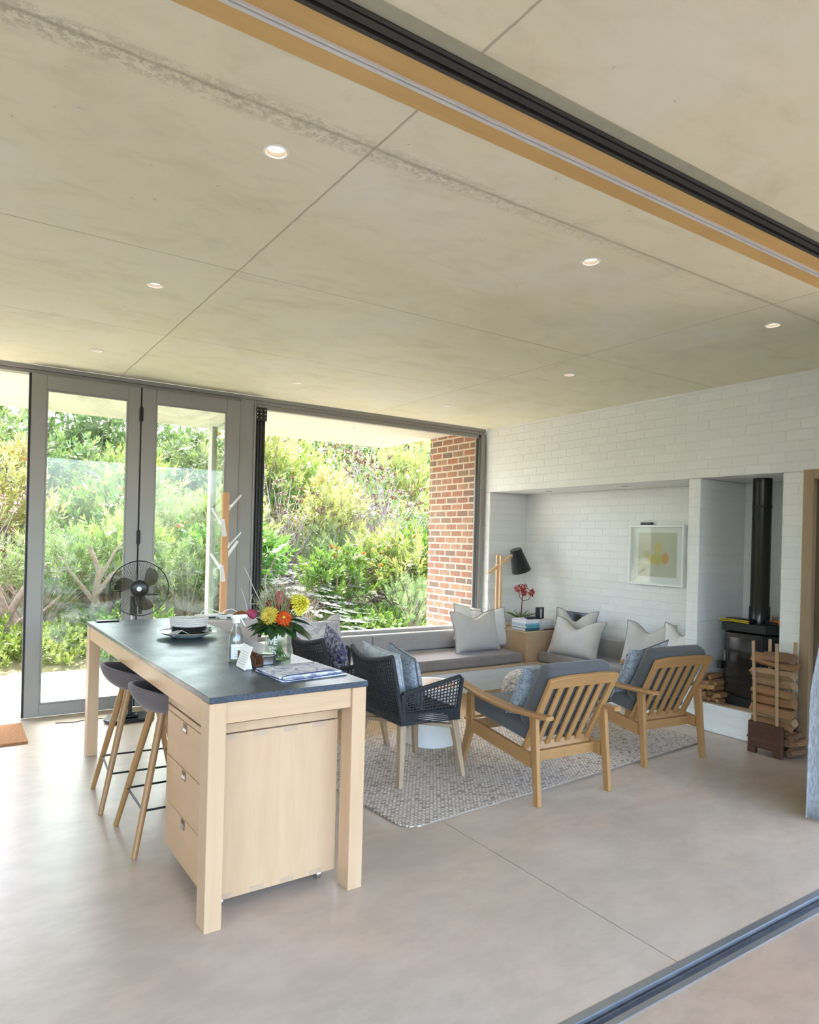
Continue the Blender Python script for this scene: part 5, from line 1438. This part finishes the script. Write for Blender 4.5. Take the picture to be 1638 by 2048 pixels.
def shrub(kind):
    t = empty({'cone': 'conebush', 'conel': 'conebush', 'protea': 'protea_bush', 'twig': 'dried_protea_bush', 'needle': 'needle_shrub', 'silver': 'silver_shrub', 'mound': 'low_shrub', 'moundy': 'low_shrub', 'tree': 'bushy_tree'}[kind], (0, 0, 0), '', 'shrub')
    if kind == 'cone':      # lime lance leaves in upright rosettes
        bm, tp = crown(300, 17, 1.0, 1.8, .15, .15, .032, seed=1); mk('foliage', bm, M['leaf_lime'], t); branches(tp, 60, .05, .022, 2, M['bark'], t); heads(tp, 16, .045, 3, M['head_pale'], t)
    elif kind == 'conel':
        bm, tp = crown(300, 16, .95, 2.1, .25, .12, .028, up_=1.1, seed=5); mk('foliage', bm, M['leaf_yellow'], t); branches(tp, 60, .05, .02, 6, M['bark'], t); heads(tp, 12, .04, 7, M['head_orange'], t)
    elif kind == 'protea':
        bm, tp = crown(260, 15, 1.05, 1.7, .2, .14, .045, up_=.6, seed=9); mk('foliage', bm, M['leaf_green'], t); branches(tp, 50, .05, .025, 10, M['bark'], t); heads(tp, 14, .055, 11, M['head_orange'], t)
    elif kind == 'twig':
        bm, tp = crown(230, 6, 1.05, 2.0, .35, .085, .03, seed=13, rosette=False); mk('foliage', bm, M['leaf_needle'], t); branches(tp, 170, .03, .020, 14, M['twig'], t, wig=.16); heads(tp, 75, .05, 15, M['head_brown'], t); heads(tp[::2], 40, .045, 19, M['head_pale'], t, 'pale_flower_heads')
    elif kind == 'needle':
        bm, tp = crown(360, 26, 1.0, 1.6, .1, .11, .010, up_=.9, seed=17); mk('foliage', bm, M['leaf_needle'], t); branches(tp, 60, .05, .016, 18, M['twig'], t)
    elif kind == 'silver':  # flat silvery plates
        random.seed(23); bm = bmesh.new(); tp = []
        for k in range(150):
            a = random.uniform(0, 2 * PI); r_ = random.uniform(.1, 1) ** .6; p = Vector((r_ * math.cos(a), r_ * math.sin(a), .2 + 1.05 * (1 - r_ * .7) * random.uniform(.5, 1.1))); tp.append((p, Vector((math.cos(a), math.sin(a), .2))))
            dd = Vector((math.cos(a), math.sin(a), -.08))
            for q in range(24):
                u_ = q / 24; base = p + dd * .34 * u_; sd = Vector((-dd.y, dd.x, 0)) * (1 if q % 2 else -1)
                leafq(bm, base, (sd + dd * .6 + Vector((0, 0, random.uniform(-.1, .2)))).normalized(), .11 * (1 - u_ * .7), .022, Vector((0, 0, 1)))
        mk('foliage', bm, M['leaf_grey'], t); branches(tp, 50, .05, .012, 24, M['twig'], t)
    elif kind == 'mound':
        bm, tp = crown(420, 14, .95, .75, -.12, .075, .026, up_=.5, seed=27); mk('foliage', bm, M['leaf_green'], t); branches(tp, 20, .02, .008, 28, M['twig'], t)
    elif kind == 'moundy':
        bm, tp = crown(420, 14, .95, .62, -.12, .07, .020, up_=.8, seed=31, rosette=True); mk('foliage', bm, M['leaf_lime'], t); branches(tp, 20, .02, .008, 32, M['twig'], t)
    elif kind == 'tree':
        bm, tp = crown(620, 15, 1.7, 2.6, 1.0, .17, .055, up_=.5, seed=35); mk('foliage', bm, M['leaf_dark'], t); branches(tp, 70, .1, .05, 36, M['bark'], t)
    return t
protos = {}
def put(kind, x, y, s, lab, rz=None, cat='shrub', sz=None, z=None, group=None):
    if kind not in protos: protos[kind] = o = shrub(kind)
    else: o = copy_tree(protos[kind])
    random.seed(int(x * 131 + y * 977) & 0xffff)
    o.location = (x, y, (hz(x, y) - .04) if z is None else z); o.rotation_euler = (0, 0, random.uniform(0, 6.28) if rz is None else rz)
    o.scale = (s, s, sz or s); o['label'] = lab; o['category'] = cat
    if group: o['group'] = group
    elif 'group' in o: del o['group']
    return o
# first row: low planting at the edge of the patio
put('mound', .2, 9.75, .95, 'low green shrub at the patio edge in the open doorway, leftmost')
put('moundy', 1.15, 9.6, .9, 'low lime shrub at the patio edge behind the first door leaf')
put('mound', 2.0, 9.7, 1.05, 'bright green low shrub behind the bar stools and first door pane')
put('moundy', 2.95, 9.65, .85, 'low lime shrub at the patio edge behind the second door leaf')
put('mound', 3.8, 9.8, .95, 'low green shrub behind the fan at the patio edge')
put('silver', 4.75, 9.9, .85, 'silvery plant with flat leaf plates just left of the flower vase view', sz=.75)
put('mound', 5.6, 9.6, .95, 'low green shrub below the large window, beside the silvery plant')
put('needle', 6.35, 9.5, .62, 'fine-leaved grey-green shrub at the foot of the brick pillar')
put('moundy', -1.0, 9.7, .95, 'low lime shrub at the patio edge beyond the open door')
put('mound', 7.4, 9.8, .9, 'low green shrub beyond the outside brick wall')
# second row
put('twig', .15, 11.3, 1.0, 'dried brown protea bush in the open doorway at the photo edge')
put('needle', 1.0, 11.0, .95, 'needle-leaved shrub behind the bare trunk in the first door pane')
put('cone', 2.1, 11.2, .95, 'lime conebush filling the middle of the first door pane')
put('needle', 3.0, 10.9, .9, 'needle-leaved shrub between the two door panes')
put('protea', 3.9, 11.1, 1.0, 'green protea bush with orange heads in the second door pane')
put('silver', 5.0, 11.0, 1.15, 'tall silvery plant at the left of the large window')
put('silver', 5.9, 11.2, 1.1, 'silvery plant in the lower middle of the large window')
put('cone', 6.7, 10.7, .95, 'glossy lime conebush in the lower right of the large window')
put('protea', 7.5, 10.9, 1.0, 'green protea bush touching the edge of the brick pillar')
put('conel', -1.3, 11.3, 1.0, 'yellow-green conebush beyond the open doorway')
put('cone', 8.9, 11.3, 1.0, 'lime conebush hidden beyond the outside brick wall')
# third row
put('conel', .7, 13.0, 1.15, 'yellow-green conebush behind the dried bush in the doorway')
put('protea', 2.0, 13.2, 1.2, 'green protea bush high in the first door pane')
put('needle', 3.2, 13.0, 1.2, 'grey-green needle shrub between the door panes, middle distance')
put('cone', 4.4, 12.9, 1.15, 'lime conebush high in the second door pane')
put('twig', 5.5, 13.0, 1.1, 'bare grey-twigged protea bush at the left of the large window, middle distance')
put('conel', 6.7, 13.1, 1.15, 'yellow-green conebush in the centre of the large window')
put('twig', 7.9, 12.8, 1.2, 'bush of dried brown protea heads in front of the brick pillar edge')
put('cone', 9.3, 13.2, 1.2, 'lime conebush high beside the brick pillar')
put('needle', -.8, 13.2, 1.15, 'grey-green needle shrub at the far side of the open doorway')
put('protea', 5.5, 10.35, .8, 'green protea bush low in the large window behind the silvery plants')
put('needle', 6.3, 12.0, 1.0, 'needle-leaved shrub rising behind the silvery plants in the large window')
put('moundy', 6.9, 10.0, .8, 'low lime shrub beside the brick pillar foot')
# fourth row
put('twig', -.3, 15.4, 1.35, 'tall dried protea bush at the back of the open doorway')
put('tree', 1.3, 16.0, .95, 'dark bushy tree under the veranda roof in the first door pane', cat='tree')
put('cone', 3.0, 15.2, 1.45, 'tall lime conebush at the back, behind the two door leaves')
put('tree', 4.6, 16.2, .9, 'dark bushy tree under the veranda roof in the second door pane', cat='tree')
put('conel', 5.9, 15.3, 1.45, 'tall yellow-green conebush at the back, left part of the large window', sz=1.75)
put('cone', 7.3, 15.4, 1.4, 'tall lime conebush at the back, middle of the large window', sz=1.75)
put('twig', 8.7, 15.3, 1.45, 'tall bush of dried heads at the back of the large window', sz=1.75)
put('conel', 10.2, 15.4, 1.45, 'tall yellow-green conebush at the back beside the brick pillar', sz=1.75)
put('protea', 11.8, 15.0, 1.5, 'tall protea bush at the back beyond the brick pillar')
# fifth row, dark background
for x, y, s, lab in ((0.3, 19.5, 1.2, 'dark bushy tree far behind the open doorway'), (3.2, 20, 1.25, 'dark bushy tree far behind the first door pane'), (6.0, 20.5, 1.1, 'dark bushy tree far behind the second door pane'),
                     (9.3, 20.5, 1.3, 'dark bushy tree far back above the middle of the large window'), (12.8, 20.0, 1.4, 'dark bushy tree far back beside the brick pillar'), (-2.8, 19.5, 1.2, 'dark bushy tree far back beyond the open doorway')):
    put('tree', x, y, s, lab, cat='tree')
# bare branching trunks in front
def bare_trunk(name, x, y, segs, lab):
    t = MB()
    for pts, r0_, r1_ in segs: t.tube(pts, [r0_ + (r1_ - r0_) * i / (len(pts) - 1) for i in range(len(pts))], 9)
    o = tag(t.build(name, M['bark'], None), lab, 'tree'); o.location = (x, y, hz(x, y) - .05); return o
bare_trunk('bare_tree', .62, 10.35, [([(0, 0, 0), (.04, 0, .25), (-.02, .02, .5), (-.10, .02, .75), (-.2, .05, 1.15), (-.45, .1, 1.6)], .10, .035), ([(0, 0, .45), (.12, 0, .7), (.25, .0, .95), (.45, .05, 1.15)], .055, .022), ([(-.02, 0, .5), (-.2, 0, .85), (-.35, 0, 1.05)], .045, .02), ([(.03, 0, .28), (.2, -.03, .45), (.42, 0, .52), (.65, .05, .75)], .05, .02)], 'pink-brown forked bare trunk in the open doorway')
bare_trunk('bare_tree', 1.75, 10.2, [([(0, 0, 0), (-.05, 0, .35), (-.10, .02, .7), (-.05, .02, 1.05), (-.18, .05, 1.4)], .075, .03), ([(-.08, 0, .6), (-.3, 0, .9), (-.55, .02, 1.25)], .035, .015), ([(-.08, 0, .75), (.1, 0, 1.0), (.35, 0, 1.2)], .035, .012), ([(-.05, 0, .95), (.15, 0, 1.35), (.3, .05, 1.5)], .025, .01)], 'grey bare branching trunk seen through the first door pane')
bare_trunk('bare_tree', 7.15, 10.9, [([(0, 0, 0), (.02, 0, .5), (-.03, 0, .9), (.06, .02, 1.4)], .05, .025), ([(-.02, 0, .9), (-.3, 0, 1.35), (-.7, 0, 1.45), (-1.2, .05, 1.5)], .03, .012), ([(.03, 0, 1.2), (.25, 0, 1.6), (.35, 0, 2.1)], .03, .012), ([(0, 0, 1.0), (-.2, 0, 1.5), (-.25, 0, 2.0)], .025, .01)], 'pale pink branching stem in the right part of the large window')
# distant conifer
cf = empty('conifer', (17.0, 40.5, 5.0), 'small dark conifer against the sky at the top of the large window', 'tree')
bm = bmesh.new(); random.seed(4)
for lv in range(7):
    z = 1.0 + lv * .42; r_ = 1.5 - lv * .18
    for k in range(70):
        a = random.uniform(0, 6.28); q = r_ * random.uniform(.2, 1); leafq(bm, Vector((q * math.cos(a), q * math.sin(a), z + random.uniform(-.08, .08))), Vector((math.cos(a), math.sin(a), .2)).normalized(), .4, .12, Vector((0, 0, 1)))
mk('foliage', bm, M['leaf_dark'], cf); MB().tube([(0, 0, -.5), (0, 0, 4.1)], [.12, .04], 8).build('trunk', M['bark'], cf)
